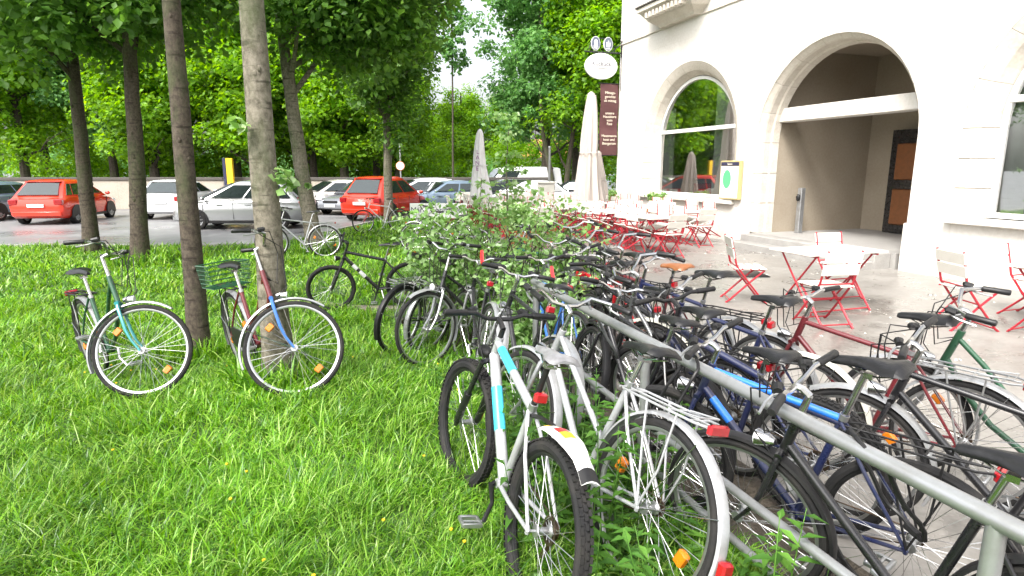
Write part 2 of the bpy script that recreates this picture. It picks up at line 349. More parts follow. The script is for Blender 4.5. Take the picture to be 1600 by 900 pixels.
# kerb along the road edge of the lawn
kp = [(-34, 14.15), (-5.95, 14.85), (-4.95, 21), (-3.4, 25.55), (-1.2, 25.6)]
kb = MB()
for (xa, ya), (xb, yb) in zip(kp, kp[1:]):
    d = Vector((xb-xa, yb-ya, 0)); n_ = max(1, int(d.length / 1.0)); u = d.normalized(); w = Vector((-u.y, u.x, 0)) * 0.13
    for i in range(n_):
        p = Vector((xa, ya, 0)) + d * (i / n_) + u * 0.006; q = Vector((xa, ya, 0)) + d * ((i+1) / n_) - u * 0.006
        kb.add([p + Vector((0,0,ROAD_Z)), q + Vector((0,0,ROAD_Z)), q + w + Vector((0,0,ROAD_Z)), p + w + Vector((0,0,ROAD_Z)),
                p + Vector((0,0,-0.19)), q + Vector((0,0,-0.19)), q + w + Vector((0,0,-0.19)), p + w + Vector((0,0,-0.19))],
               [(3,2,1,0),(4,5,6,7),(0,1,5,4),(1,2,6,5),(2,3,7,6),(3,0,4,7)])
tag(kb.build('kerb', M['kerb'], smooth=False), kind='structure')
# terrace: slab with a low edge along the lawn and the street behind
tv = []; ty = [-8, -2, 2, 5.3, 6.5, 9, 14, 20, 25.6]
for y in ty: tv.append((float(lawn_right(y)) - 0.16, y))
tv += [(6.5, 27.5), (60, 27.5), (60, -8)]
n_ = len(tv)
tb = MB().add([(x, y, TER_Z) for x, y in tv] + [(x, y, ROAD_Z - 0.05) for x, y in tv],
              [tuple(range(n_ - 1, -1, -1))] + [(i, (i+1) % n_, n_ + (i+1) % n_, n_ + i) for i in range(n_)])
terr = tag(tb.build('terrace_pavement', M['paving'], smooth=False), kind='structure')
# soil strip between rail and paving
bdv = []; by = np.arange(-2, 6.3, .35); g = random.Random(4)
rws = [[(float(rail_x(y)) + .06, float(y), TER_Z + .012), (float(rail_x(y)) + .45, float(y), TER_Z + .016), (float(rail_x(y)) + .78 + g.uniform(-.1, .1) - max(0, y - 4.6) * .3, float(y), TER_Z + .004)] for y in by]
tag(MB().loft(rws, False, False).build('soil_bed', M['darksoil']), kind='structure')
# a trodden strip across the lawn
pm = MB(); pr = []
for i in range(25):
    t = i / 24; x = -3.6 + 3.2 * t; y = 8.55 - 0.55 * t + 0.12 * math.sin(t * 9)
    w_ = 0.13 + 0.05 * math.sin(t * 14)
    pr.append([(x, y - w_, float(lawn_z(x, y - w_)) + 0.012), (x, y + w_, float(lawn_z(x, y + w_)) + 0.012)])
pm.loft(pr, False, False)
tag(pm.build('path', M['dirt']), kind='structure')

# ------------------------------------------------------------------ the corner building
def ashlar():
    m = M['plaster'].copy(); m.name = 'limestone_ashlar'; nt = m.node_tree; N, L = nt.nodes, nt.links
    b = nt.nodes['Principled BSDF']; tc = N.new('ShaderNodeTexCoord'); sx = N.new('ShaderNodeSeparateXYZ'); cx = N.new('ShaderNodeCombineXYZ')
    ad = N.new('ShaderNodeMath'); ad.operation = 'ADD'
    L.new(tc.outputs['Object'], sx.inputs[0]); L.new(sx.outputs['X'], ad.inputs[0]); L.new(sx.outputs['Y'], ad.inputs[1])
    L.new(ad.outputs[0], cx.inputs['X']); L.new(sx.outputs['Z'], cx.inputs['Y'])
    br = N.new('ShaderNodeTexBrick'); br.inputs['Scale'].default_value = 1.0; br.inputs['Brick Width'].default_value = 1.05; br.inputs['Row Height'].default_value = 0.46
    br.inputs['Mortar Size'].default_value = 0.006; br.inputs['Color1'].default_value = (1, 1, 1, 1); br.inputs['Color2'].default_value = (0.975, 0.965, 0.955, 1); br.inputs['Mortar'].default_value = (0.92, 0.905, 0.88, 1)
    L.new(cx.outputs[0], br.inputs['Vector'])
    old = b.inputs['Base Color'].links[0].from_socket
    mx = N.new('ShaderNodeMix'); mx.data_type = 'RGBA'; mx.blend_type = 'MULTIPLY'; mx.inputs['Factor'].default_value = 1.0
    L.new(old, mx.inputs['A']); L.new(br.outputs['Color'], mx.inputs['B']); L.new(mx.outputs['Result'], b.inputs['Base Color'])
    return m
M['ashlar'] = ashlar()
BP = Vector((5.656, 13.699, TER_Z)); BROT = R(-71.3)
def bw(a, out, z):
    """Facade coordinates (along, outwards, up from the terrace) to world."""
    return Vector((BP.x + math.cos(BROT)*a + math.sin(BROT)*out, BP.y + math.sin(BROT)*a - math.cos(BROT)*out, BP.z + z))
bld = tag(empty('corner_building', BP, (0, 0, BROT)), 'pale limestone corner building with arched windows and arched porch beside the terrace', 'building')
A0, A1, WT = -6.95, 17.0, 9.5
OPEN = [(-3.2, 2.12, 2.35, 0.98, 'window'), (1.5, 1.95, 2.3, 0.28, 'porch'), (6.3, 2.12, 2.35, 0.98, 'window'), (11.4, 2.12, 2.35, 0.98, 'window')]
def arch(c, hw, spring, z0, n=22, k=1.0):
    pts = [(c - hw, z0)] + [(c - hw * math.cos(math.pi * i / n), spring + hw * k * math.sin(math.pi * i / n)) for i in range(n + 1)] + [(c + hw, z0)]
    return pts
wb_ = MB(); x = A0
def wq(pts): wb_.add([(a, 0, z) for a, z in pts], [tuple(range(len(pts)))])
for c, hw, sp, z0, kind in OPEN:
    wq([(x, -0.3), (c - hw, -0.3), (c - hw, WT), (x, WT)])
    if z0 > 0.5: wq([(c - hw, -0.3), (c + hw, -0.3), (c + hw, z0), (c - hw, z0)])
    ap = arch(c, hw, sp, z0)[1:-1]
    for (a, z), (a2, z2) in zip(ap, ap[1:]): wq([(a, z), (a2, z2), (a2, WT), (a, WT)])
    x = c + hw
wq([(x, -0.3), (A1, -0.3), (A1, WT), (x, WT)])
wb_.build('wall', M['ashlar'], bld, smooth=False)
MB().add([(A0, 0, -0.3), (A0, 14, -0.3), (A0, 14, WT), (A0, 0, WT), (A1, 0, -0.3), (A1, 14, -0.3), (A1, 14, WT), (A1, 0, WT)],
         [(1,0,3,2), (4,5,6,7), (5,1,2,6), (3,7,6,2)]).build('wall', M['ashlar'], bld, smooth=False)
# low-relief plinth on the piers, string course
for a, b in ((A0 - 0.04, -5.5), (-0.98, -0.42), (3.42, 4.0), (8.5, 9.15), (13.7, A1)):
    MB().bevbox(a, b, -0.05, 0.02, -0.02, 0.82, 0.012).build('plinth_stone', M['ashlar'], bld)
for a, b in ((-5.4, -1.05), (4.05, 8.4)):
    MB().bevbox(a, b, -0.03, 0.02, -0.02, 0.40, 0.01).build('plinth_stone', M['ashlar'], bld)
MB().bevbox(A0 - 0.03, A1, -0.035, 0.02, 5.515, 5.56, 0.01).build('string_course', M['stone'], bld)
def ring_stones(c, sp, prof, n, z0, name, mat, nst):
    """Splayed reveal cut into separate stones. prof: list of (half width, depth)."""
    gap = 0.0016
    segs = []
    for i in range(nst): segs.append((math.pi * i / nst + gap, math.pi * (i + 1) / nst - gap))
    for t0, t1 in segs:
        mb = MB(); rings = []
        for j in range(4):
            t = t0 + (t1 - t0) * j / 3
            rings.append([(c - hw * math.cos(t), dp, sp + hw * math.sin(t)) for hw, dp in prof] + [(c - (prof[-1][0] + 0.28) * math.cos(t), prof[-1][1], sp + (prof[-1][0] + 0.28) * math.sin(t))])
        mb.loft(rings, True); mb.build(name, mat, bld, smooth=False)
    hh = sp - z0; nj = 3
    for sgn in (-1, 1):
        for k in range(nj):
            za, zb = z0 + hh * k / nj + (0.006 if k else 0), z0 + hh * (k + 1) / nj - 0.006
            mb = MB(); rings = []
            for z in (za, zb):
                rings.append([(c + sgn * hw, dp, z) for hw, dp in prof] + [(c + sgn * (prof[-1][0] + 0.28), prof[-1][1], z)])
            mb.loft(rings, True); mb.build('jamb_stone', mat, bld, smooth=False)
def big_window(c):
    prof = [(2.118, 0.003), (2.02, 0.05), (1.93, 0.10), (1.90, 0.12), (1.80, 0.27), (1.76, 0.36)]
    ring_stones(c, 2.35, prof, 24, 0.98, 'arch_stone', M['stone'], 9)
    w = empty('window', (c, 0.34, 0), parent=bld)
    fr = MB()
    out = arch(0, 1.77, 2.35, 0.99, 28); inn = arch(0, 1.69, 2.35, 1.07, 28)
    vs_ = [(a, y, z) for y in (-0.04, 0.04) for a, z in out] + [(a, y, z) for y in (-0.04, 0.04) for a, z in inn]
    n = len(out); fs = []
    for j in range(n):
        k = (j + 1) % n
        fs += [(j, k, 2*n + k, 2*n + j), (n + k, n + j, 3*n + j, 3*n + k), (2*n + j, 2*n + k, 3*n + k, 3*n + j)]
    fr.add(vs_, fs).build('window_frame', M['frame_white'], w, smooth=False)
    MB().bevbox(-1.70, 1.70, -0.055, 0.045, 2.70, 2.80, 0.008).build('transom', M['frame_white'], w)
    lo = [(-1.70, 1.06), (1.70, 1.06), (1.70, 2.71), (-1.70, 2.71)]
    MB().add([(a, 0.0, z) for a, z in lo], [(0,1,2,3)]).build('pane', M['pane'], w, smooth=False)
    s0 = math.asin((2.79 - 2.35) / 1.70)
    up = [(-1.70 * math.cos(s0 + (math.pi - 2*s0) * i / 24), 2.35 + 1.70 * math.sin(s0 + (math.pi - 2*s0) * i / 24)) for i in range(25)]
    MB().add([(a, 0.004, z) for a, z in up], [tuple(range(25))[::-1]]).build('pane', M['pane'], w, smooth=False)
    sl = MB(); sl.bevbox(c - 2.16, c + 2.16, -0.12, 0.33, 0.88, 0.972, 0.015); sl.build('window_sill', M['ashlar'], bld)
    # room behind the glass: walls, a pale column, a red bench, a roller blind
    rm = MB(); x0, x1 = c - 2.3, c + 2.25
    rm.add([(x0,0.5,0.35),(x1,0.5,0.35),(x1,4.6,0.35),(x0,4.6,0.35),(x0,0.5,4.5),(x1,0.5,4.5),(x1,4.6,4.5),(x0,4.6,4.5)], [(0,1,2,3),(7,6,5,4),(3,2,6,7),(0,3,7,4),(2,1,5,6)])
    rm.build('room', M['inner'], bld, smooth=False)
    MB().bevbox(c + 0.55, c + 1.1, 0.5, 0.9, 0.36, 4.0, 0.03).build('column', M['frame_white'], w.parent)
    MB().bevbox(c - 1.1, c + 0.5, 0.6, 1.2, 0.36, 0.95, 0.05).bevbox(c - 1.1, c + 0.5, 1.1, 1.22, 0.9, 1.32, 0.03).build('bench', M['redpaint'], bld)
    MB().bevbox(c - 1.75, c - 1.2, 0.44, 0.5, 1.0, 3.4, 0.02).build('curtain', M['frame_white'], bld)
for c, hw, sp, z0, kind in OPEN:
    if kind == 'window': big_window(c)
# porch
PC = 1.5
ring_stones(PC, 2.3, [(1.948, 0.003), (1.925, 0.04), (1.86, 0.11), (1.84, 0.15), (1.83, 0.30), (1.80, 0.33), (1.785, 0.5)], 24, 0.28, 'arch_stone', M['stone'], 9)
pb = MB(); a, b = PC - 1.8, PC + 1.8
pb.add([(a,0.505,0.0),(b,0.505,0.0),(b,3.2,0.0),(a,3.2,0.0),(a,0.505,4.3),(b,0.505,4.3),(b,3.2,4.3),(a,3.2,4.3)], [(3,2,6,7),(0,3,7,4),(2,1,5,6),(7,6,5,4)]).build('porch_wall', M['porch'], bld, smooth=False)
MB().bevbox(PC - 1.78, PC + 1.78, 0.42, 0.72, 2.74, 3.04, 0.015).build('lintel', M['ashlar'], bld)
dr = empty('door', (PC, 2.9, 0.28), parent=bld)
for s_ in (-1, 1):
    MB().bevbox(s_*0.02 if s_ > 0 else -0.95, 0.95 if s_ > 0 else -0.02, 0, 0.06, 0.01, 2.3, 0.01).build('door_leaf', M['blackpaint'], dr)
    for z in (0.2, 1.2): MB().bevbox(s_*0.5 - 0.3, s_*0.5 + 0.3, -0.02, 0.03, z, z + 0.8, 0.02).build('door_panel', M['brown'], dr)
    MB().tube([(s_*0.09, -0.03, 1.0), (s_*0.09, -0.07, 1.02), (s_*0.09, -0.07, 1.18), (s_*0.09, -0.03, 1.2)], 0.012).build('handle', M['chrome'], dr)
MB().box(PC - 1.84, PC + 1.84, -0.02, 3.2, -0.05, 0.278).build('porch_floor', M['kerb'], bld, smooth=False)
for k, (y0, z1) in enumerate(((-0.75, 0.14), (-0.4, 0.279))):
    MB().bevbox(PC - 1.75, PC + 1.75, y0, -0.03 if k else -0.401, -0.02, z1, 0.012).build('step', M['kerb'], bld)
io = MB().bevbox(PC - 1.52, PC - 1.40, 0.9, 1.02, 0.28, 1.3, 0.01); io.build('intercom_post', M['steel'], bld)
MB().ellipsoid((PC - 1.46, 0.87, 1.08), (0.05, 0.04, 0.08)).build('doorbell', M['black'], bld)
# oriel bay over the first window
for c in (-3.65, 6.0):
    ob = MB(); rings = []
    for z, hw, d in ((5.54, 0.80, 0.18), (5.60, 0.86, 0.22), (5.72, 1.02, 0.40), (5.92, 1.15, 0.58), (5.96, 1.22, 0.66), (6.06, 1.22, 0.66)):
        rings.append([(c - hw - 0.12, 0.01, z), (c - hw, -d, z), (c + hw, -d, z), (c + hw + 0.12, 0.01, z)])
    ob.loft(rings, True).build('oriel_console', M['stone'], bld, smooth=False)
    for i in range(10):
        a = c - 0.8 + 1.6 * i / 9
        MB().bevbox(a - 0.045, a + 0.045, -0.62, -0.42, 5.75, 5.90, 0.01).build('dentil', M['stone'], bld)
    orb = MB(); orb.loft([[(c - 1.3, 0.01, z), (c - 1.12, -0.6, z), (c + 1.12, -0.6, z), (c + 1.3, 0.01, z)] for z in (6.065, 9.0)], True).build('oriel_wall', M['ashlar'], bld, smooth=False)
    for a in (-0.55, 0.55):
        wn_ = MB().bevbox(c + a - 0.42, c + a + 0.42, -0.63, -0.58, 6.5, 8.6, 0.01).build('oriel_window', M['frame_white'], bld)
        MB().add([(c + a - 0.36, -0.633, 6.57), (c + a + 0.36, -0.633, 6.57), (c + a + 0.36, -0.633, 8.53), (c + a - 0.36, -0.633, 8.53)], [(0,1,2,3)]).build('pane', M['carglass'], wn_, smooth=False)
    MB().bevbox(c - 1.26, c + 1.26, -0.70, 0.0, 6.066, 6.11, 0.01).build('flashing', M['coping'], bld)

# things fixed to the facade ------------------------------------------------
mb_ = tag(empty('menu_case', bw(-1.13, 0.02, 0.98), (0, 0, BROT)), 'yellow framed glass menu case on the wall between arched window and porch', 'menu case')
MB().bevbox(-0.355, 0.355, -0.10, 0, 0.02, 0.935, 0.012).build('case', M['brass'], mb_)
MB().box(-0.32, 0.32, -0.104, -0.101, 0.06, 0.80).build('menu_sheet', M['sticker'], mb_, smooth=False)
MB().box(-0.32, 0.32, -0.106, -0.101, 0.815, 0.90).build('title_strip', M['darkletter'], mb_, smooth=False)
gm = MB(); gm.add([(-0.08 + 0.15 * math.cos(t), -0.1065, 0.50 + 0.22 * math.sin(t)) for t in [2*math.pi*i/18 for i in range(18)]], [tuple(range(18))]); 
M['mint'] = plain('mint_print', (0.1, 0.42, 0.2), 0.5, dirt=0.05)
gm.build('green_print', M['mint'], mb_, smooth=False)
text('title', 'Speisen', 0.06, M['lettering'], mb_, (0, -0.108, 0.856), (R(90), 0, 0), ext=0.001)

br = tag(empty('pub_sign', bw(-6.85, 0.0, 5.25), (0, 0, BROT)), 'oval white hanging pub sign on a black bracket at the building corner', 'sign')
# bracket runs outwards (local -y)
MB().tube([(0, 0.02, 0.02), (0, -1.30, 0.02)], 0.022, 8).tube([(0, 0, 0.35), (0, -0.35, 0.05)], 0.012, 6).tube([(0, -0.02, 0.4), (0, -0.02, -0.1)], 0.025, 6).build('bracket', M['blackpaint'], br)
MB().tube([(0, -0.02, 0.0), (0, -0.02, -0.2), (0, -0.015, -1.1)], 0.008, 5).build('cable', M['black'], br)
ov = MB(); rings = []
for x_, k in ((-0.04, 0.97), (-0.03, 1.0), (0.03, 1.0), (0.04, 0.97)):
    rings.append([(x_, -0.72 + 0.56 * k * math.cos(t), -0.40 + 0.39 * k * math.sin(t)) for t in [2*math.pi*i/36 for i in range(36)]])
ovo = ov.loft(rings, True).build('oval_board', M['signwhite'], br)
text('sign_lettering', 'Kuckuck', 0.19, M['darkletter'], br, (0.043, -0.72, -0.33), (R(90), 0, R(90)), ext=0.002)
text('sign_lettering', 'Kuckuck', 0.19, M['darkletter'], br, (-0.043, -0.72, -0.33), (R(90), 0, R(-90)), ext=0.002)
for sx in (-1, 1):
    MB().box(sx*0.044 - 0.002, sx*0.044 + 0.002, -1.0, -0.5, -0.47, -0.462).build('underline', M['darkletter'], br, smooth=False)
for yc in (-0.93, -0.50):
    em = MB(); rings = []
    for x_, k in ((-0.025, 1), (0.025, 1)): rings.append([(x_, yc + 0.15 * math.cos(t), 0.265 + 0.21 * math.sin(t)) for t in [2*math.pi*i/24 for i in range(24)]])
    e_ = em.loft(rings, True).build('emblem', M['signwhite'], br)
    for sx in (-1, 1):
        MB().add([(sx*0.027, yc + 0.138 * math.cos(t), 0.265 + 0.196 * math.sin(t)) for t in [2*math.pi*i/24 for i in range(24)]], [tuple(range(24))]).build('emblem_field', M['bluegrey'], e_, smooth=False)
        p = [(-0.08, -0.10), (0.08, -0.10), (0.05, -0.03), (0.06, 0.05), (0.04, 0.11), (-0.04, 0.11), (-0.06, 0.05), (-0.05, -0.03)] if yc < -.7 else [(-0.06, -0.09), (0.06, -0.09), (0.08, 0.06), (0.035, 0.02), (0.0, 0.12), (-0.035, 0.02), (-0.08, 0.06)]
        MB().add([(sx*0.029, yc + u, 0.265 + v) for u, v in p], [tuple(range(len(p)))]).build('emblem_mark', M['signwhite'], e_, smooth=False)
        MB().box(sx*.0295 - .0012, sx*.0295 + .0012, yc - .07, yc + .07, .115, .14).build('emblem_ribbon', M['signwhite'], e_, smooth=False)

MB().tube([(0, -.25 - .9 * t, .05 + .42 * math.sin(math.pi * t) ** .6 + .05 * math.sin(9 * t)) for t in [i / 20 for i in range(21)]], 0.011, 5).build('scroll', M['blackpaint'], br)

bn = tag(empty('hanging_banner', bw(-6.9, 0.02, 2.15), (0, 0, BROT)), 'tall narrow brown banner with cream lettering hung edge-on at the building corner', 'banner')
rings = []
for i in range(13):
    z = 2.2 * i / 12; off = 0.03 * math.sin(i * 0.9) + 0.012 * math.sin(i * 2.3)
    rings.append([(off - 0.004, -0.03, z), (off - 0.004 + 0.02*math.sin(i*.7), -0.35, z), (off - 0.004, -0.67, z), (off + 0.004, -0.67, z), (off + 0.004 + 0.02*math.sin(i*.7), -0.35, z), (off + 0.004, -0.03, z)])
MB().loft(rings, True).build('cloth', M['banner'], bn)
for z in (2.21, -0.01): MB().tube([(0, 0.0, z), (0, -0.76, z)], 0.013, 6).build('rod', M['black'], bn)
for ln, z in (('Mittags-', 1.92), ('gerichte', 1.80), ('ab mittag', 1.68), ('unsere', 1.30), ('Hausbiere', 1.19), ('vom', 1.08), ('Fass', 0.97), ('Hausmanns', 0.60), ('kost und', 0.48), ('Biergarten', 0.36)):
    text('banner_lettering', ln, 0.115, M['lettering'], bn, (0.058, -0.35, z), (R(90), 0, R(90)), ext=0.002)

# boundary wall beyond the street
fw = tag(empty('boundary_wall', (-20, 29.5, ROAD_Z)), 'long beige boundary wall with dark coping behind the parked cars', 'wall')
for i in range(12):
    x0 = -25 + i * 3.9
    MB().bevbox(x0 + 0.004, x0 + 3.896, 0, 0.3, 0, 1.38, 0.01).build('wall_panel', M['beigewall'], fw)
    MB().bevbox(x0 + 0.004, x0 + 3.896, -0.06, 0.36, 1.381, 1.52, 0.015).build('coping_stone', M['coping'], fw)
# far house with an orange roof seen between the trunks
fh = tag(empty('far_house', (4.6, 62, ROAD_Z)), 'white far house with orange tiled roof glimpsed between the trees', 'house')
MB().box(-4.5, 4.5, 0, 9, 0, 3.0).build('wall', M['ashlar'], fh, smooth=False)
rf = MB(); rf.loft([[(-4.8, -0.6, 3.0), (4.8, -0.6, 3.0), (4.8, 9.6, 3.0), (-4.8, 9.6, 3.0)], [(-4.8, 4.3, 4.9), (4.8, 4.3, 4.9), (4.8, 4.7, 4.9), (-4.8, 4.7, 4.9)]], True).build('roof', M['rooftile'], fh, smooth=False)
for i in range(3):
    w_ = MB().bevbox(-3.6 + i*3, -2.4 + i*3, -0.05, 0.02, 1.0, 2.5, 0.01).build('window', M['frame_white'], fh)
    MB().box(-3.5 + i*3, -2.5 + i*3, -0.06, -0.052, 1.1, 2.4).build('pane', M['carglass'], w_, smooth=False)

# ------------------------------------------------------------------ trees
def leaf_cloud(name, centers, sizes, leaves, lsize, mat, seed, flat=0.75, lobed=False, tilt=0.9):
    """Leaf-sized faces spread through clumps. centers (n,3), sizes (n,)."""
    g = np.random.default_rng(seed); n = len(centers)
    ci = np.repeat(np.arange(n), leaves); m = len(ci)
    d = g.normal(size=(m, 3)); d /= np.linalg.norm(d, axis=1)[:, None]
    rad = g.random(m) ** 0.45
    P = centers[ci] + d * (rad * sizes[ci])[:, None] * np.array([1, 1, flat])
    N = np.stack([g.normal(size=m) * tilt, g.normal(size=m) * tilt, np.ones(m)], 1) + d * 0.6; N /= np.linalg.norm(N, axis=1)[:, None]
    a = g.normal(size=(m, 3)); T = np.cross(N, a); T /= np.linalg.norm(T, axis=1)[:, None]; B = np.cross(N, T)
    s = (lsize * (0.6 + 0.8 * g.random(m)))[:, None]
    if lobed:
        out = [(-.5, 0, 0), (-.2, .42, .06), (-.02, .2, .02), (.2, .5, .05), (.14, .18, 0), (.62, 0, -.1), (.14, -.18, 0), (.2, -.5, .05), (-.02, -.2, .02), (-.2, -.42, .06)]
        V = np.stack([P + s * (T * u + B * v + N * w) for u, v, w in out], 1).reshape(-1, 3)
        b0 = (np.arange(m) * 10)[:, None]
        F = np.concatenate([b0 + np.array([[0, 1, 2, 5]]), b0 + np.array([[2, 3, 4, 5]]), b0 + np.array([[0, 5, 8, 9]]), b0 + np.array([[5, 6, 7, 8]])], 0)
    else:
        out = [(-.5, 0, 0), (.05, .36, .1), (.6, 0, -.06), (.05, -.36, .1)]
        V = np.stack([P + s * (T * u + B * v + N * w) for u, v, w in out], 1).reshape(-1, 3)
        b0 = (np.arange(m) * 4)[:, None]
        F = np.concatenate([b0 + np.array([[0, 1, 2]]), b0 + np.array([[0, 2, 3]])], 0)
    return npmesh(name, V, F[:, ::-1].copy(), mat)
def crown_clumps(c, r, n, seed, clump=(0.5, 1.0), shell=0.55):
    g = np.random.default_rng(seed); d = g.normal(size=(n, 3)); d /= np.linalg.norm(d, axis=1)[:, None]
    rad = (shell + (1 - shell) * g.random(n)) * (0.82 + 0.3 * vnoise(d[:, 0] * 3, d[:, 1] * 3 + d[:, 2] * 2.5, 1, seed))
    P = np.array(c) + d * rad[:, None] * np.array(r)
    return P, clump[0] + (clump[1] - clump[0]) * g.random(n)
def trunk_mesh(name, path, radii, mat, limbs, seed, n=14):
    mb = MB(); g = random.Random(seed)
    P = [Vector(p) for p in path]; pts = []; rr = []
    for i in range(len(P) - 1):
        for k in range(5):
            t = k / 5; pts.append(P[i].lerp(P[i+1], t) + Vector((g.uniform(-1, 1), g.uniform(-1, 1), 0)) * radii[i] * 0.06); rr.append((radii[i] + (radii[i+1] - radii[i]) * t) * g.uniform(0.985, 1.02))
    pts.append(P[-1]); rr.append(radii[-1])
    pts[0] = P[0]; rr[0] *= 1.3; rr[1] *= 1.1
    mb.tube(pts, rr, n)
    fl = pts[0] + Vector((0, 0, .1))
    for k in range(6):                                   # root flare
        a = k * 1.05 + g.uniform(-.3, .3); l = radii[0] * g.uniform(1.5, 2.3)
        mb.tube([fl + Vector((0, 0, radii[0] * 2.4)) + Vector((math.cos(a), math.sin(a), 0)) * radii[0] * .55, fl + Vector((math.cos(a), math.sin(a), 0)) * radii[0] * .95 + Vector((0, 0, radii[0] * .6)), fl + Vector((math.cos(a) * l, math.sin(a) * l, -.08))], [radii[0] * .3, radii[0] * .4, radii[0] * .2], 7)
    for k in range(7):                                   # knots and old branch scars
        i = g.randrange(2, max(3, int(len(pts) * .6))); a = g.uniform(0, 6.28); r_ = rr[i]
        mb.ellipsoid(pts[i] + Vector((math.cos(a) * r_ * .9, math.sin(a) * r_ * .9, g.uniform(-.2, .2))), (r_ * .22, r_ * .22, r_ * .3), 8, 5)
    for (p0, p1, r0) in limbs:
        a, b = Vector(p0), Vector(p1); q = [a]
        for k in range(1, 5):
            t = k / 4; q.append(a.lerp(b, t) + Vector((g.uniform(-1, 1), g.uniform(-1, 1), g.uniform(-.3, .8))) * (b - a).length * 0.07 * (1 if k < 4 else 0.4))
        mb.tube(q, [r0, r0*.8, r0*.6, r0*.42, r0*.25], 7)
        for k in (2, 3):
            e = q[k] + (b - a) * 0.3 + Vector((g.uniform(-1, 1), g.uniform(-1, 1), g.uniform(-.2, .9))) * (b - a).length * 0.28
            mb.tube([q[k], q[k].lerp(e, .5) + Vector((0, 0, .05)), e], [r0*.4, r0*.28, r0*.12], 5)
    return mb.mesh(name, mat)
def tree(pos, h, lean, r0, crown_c, crown_r, n_cl, leaves, lsize, lm, bm, label, seed, clump=(0.5, 1.0), group=None, limbs_n=7, low=0.4, lobed=False, split=0.8):
    root = empty('tree', pos)
    top = Vector((lean[0], lean[1], h))
    path = [(0, 0, -0.12), top * 0.3 + Vector((lean[0]*.05, 0, 0)), top * 0.6, top * split]
    g = random.Random(seed); lb = []
    for i in range(limbs_n):
        t = low + (split - low) * (i + .5) / limbs_n; a = i * 2.4 + seed
        e = Vector(crown_c) + Vector((math.cos(a) * crown_r[0], math.sin(a) * crown_r[1], (t - 0.6) * crown_r[2] * 1.6)) * 0.72
        lb.append((top * t, e, r0 * 0.42 * (1.1 - t * .5)))
    obj('trunk', trunk_mesh('trunk', path, [r0, r0*.86, r0*.7, r0*.45], bm, lb, seed), root)
    P, S = crown_clumps(crown_c, crown_r, n_cl, seed, clump)
    obj('crown', leaf_cloud('crown', P, S, leaves, lsize, lm, seed), root)
    tag(root, label, 'tree', group)
    return root
LZ = -0.25
# the street trees on the lawn
tree((TREE1[0], TREE1[1], float(lawn_z(*TREE1))), 6.4, (-0.06, 0.25), 0.106, (0.0, 0.4, 6.3), (2.4, 2.2, 1.9), 110, 70, 0.17, M['maple_leaf'], M['bark'], 'pale grey slender tree trunk with the blue-forked bicycle leaning on it', 5, low=0.66, limbs_n=5)
tree((-4.58, 14.1, LZ), 6.6, (-0.62, 0.0), 0.185, (1.35, 0.1, 6.0), (2.6, 2.4, 2.5), 150, 150, 0.15, M['maple_leaf'], M['bark'], 'dark leaning maple on the lawn just past the parked silver hatchback', 8, low=0.5)
tree((-4.05, 20.0, LZ), 7.4, (0.1, 0.2), 0.15, (0.1, 0, 6.2), (1.75, 2.0, 3.5), 170, 150, 0.15, M['maple_leaf'], M['bark'], 'thin maple on the lawn in front of the red car', 4, (.45, .85), low=0.42)
tree((-3.08, 5.75, float(lawn_z(-3.08, 5.75))), 6.6, (0.05, 0.2), 0.1, (0.1, 0.3, 6.6), (2.3, 2.3, 1.9), 100, 70, 0.17, M['maple_leaf'], M['bark2'], 'dark slender tree trunk on the lawn between the teal and the blue-forked bicycle', 15, low=0.66, limbs_n=5)
tree((-7.6, 12.3, LZ), 6.6, (0.45, 0.0), 0.17, (-0.2, 0.1, 6.0), (3.4, 2.6, 2.4), 160, 140, 0.15, M['maple_leaf'], M['bark2'], 'dark maple on the lawn edge before the far red car', 18, low=0.5)
tree((-9.6, 17.0 - 3.2, LZ), 7.2, (0.1, 0.2), 0.16, (-0.4, 0, 6.4), (2.6, 2.4, 3.0), 140, 130, 0.16, M['maple_leaf'], M['bark2'], 'slim dark maple farthest along the lawn edge', 21, low=0.45)

# tall trees behind the boundary wall: three shapes shared between copies
def forest_proto(k, h, cr, n_cl, leaves, lm, seed, crz):
    g = random.Random(seed)
    path = [(0, 0, -0.2), (0.1, 0, h*.3), (g.uniform(-.3, .3), 0, h*.6), (g.uniform(-.4, .4), 0.1, h*.85)]
    lb = []
    for i in range(8):
        z = h * (0.16 + 0.6 * i / 8); a = i * 2.4 + seed
        lb.append(((0.1, 0, z), (math.cos(a)*cr*.75, math.sin(a)*cr*.75, z + cr*.35), 0.085))
    tm = trunk_mesh('trunk', path, [0.25, 0.2, 0.15, 0.08], M['bark2'], lb, seed, 9)
    P, S = crown_clumps((0, 0, crz), (cr, cr, h - crz), n_cl, seed, (0.7, 1.35), 0.5)
    return tm, leaf_cloud('crown', P, S, leaves, 0.21, lm, seed)
PROTO = [forest_proto(0, 14, 3.6, 170, 190, M['lime_leaf'], 31, 8.0), forest_proto(1, 16, 3.8, 170, 190, M['mid_leaf'], 32, 8.8), forest_proto(2, 12, 3.2, 150, 190, M['lime_leaf'], 33, 6.4)]
WHERE = [('tallest', 'over the silver hatchback')]
ft = [(-26, 33, 0, 1.0), (-22.5, 35, 1, .95), (-19, 33, 2, 1.05), (-16, 36, 0, 1.05), (-13.6, 32.6, 2, 1.1), (-11, 34.5, 0, .95), (-8.8, 32.5, 2, 1.0), (-7.9, 36, 1, .9), (-6.1, 33.2, 0, .66),
      (-30, 40, 1, 1.1), (-24, 43, 0, 1.2), (-18, 44, 1, 1.15), (-13, 43, 0, 1.25), (-10.5, 45, 1, 1.15)]
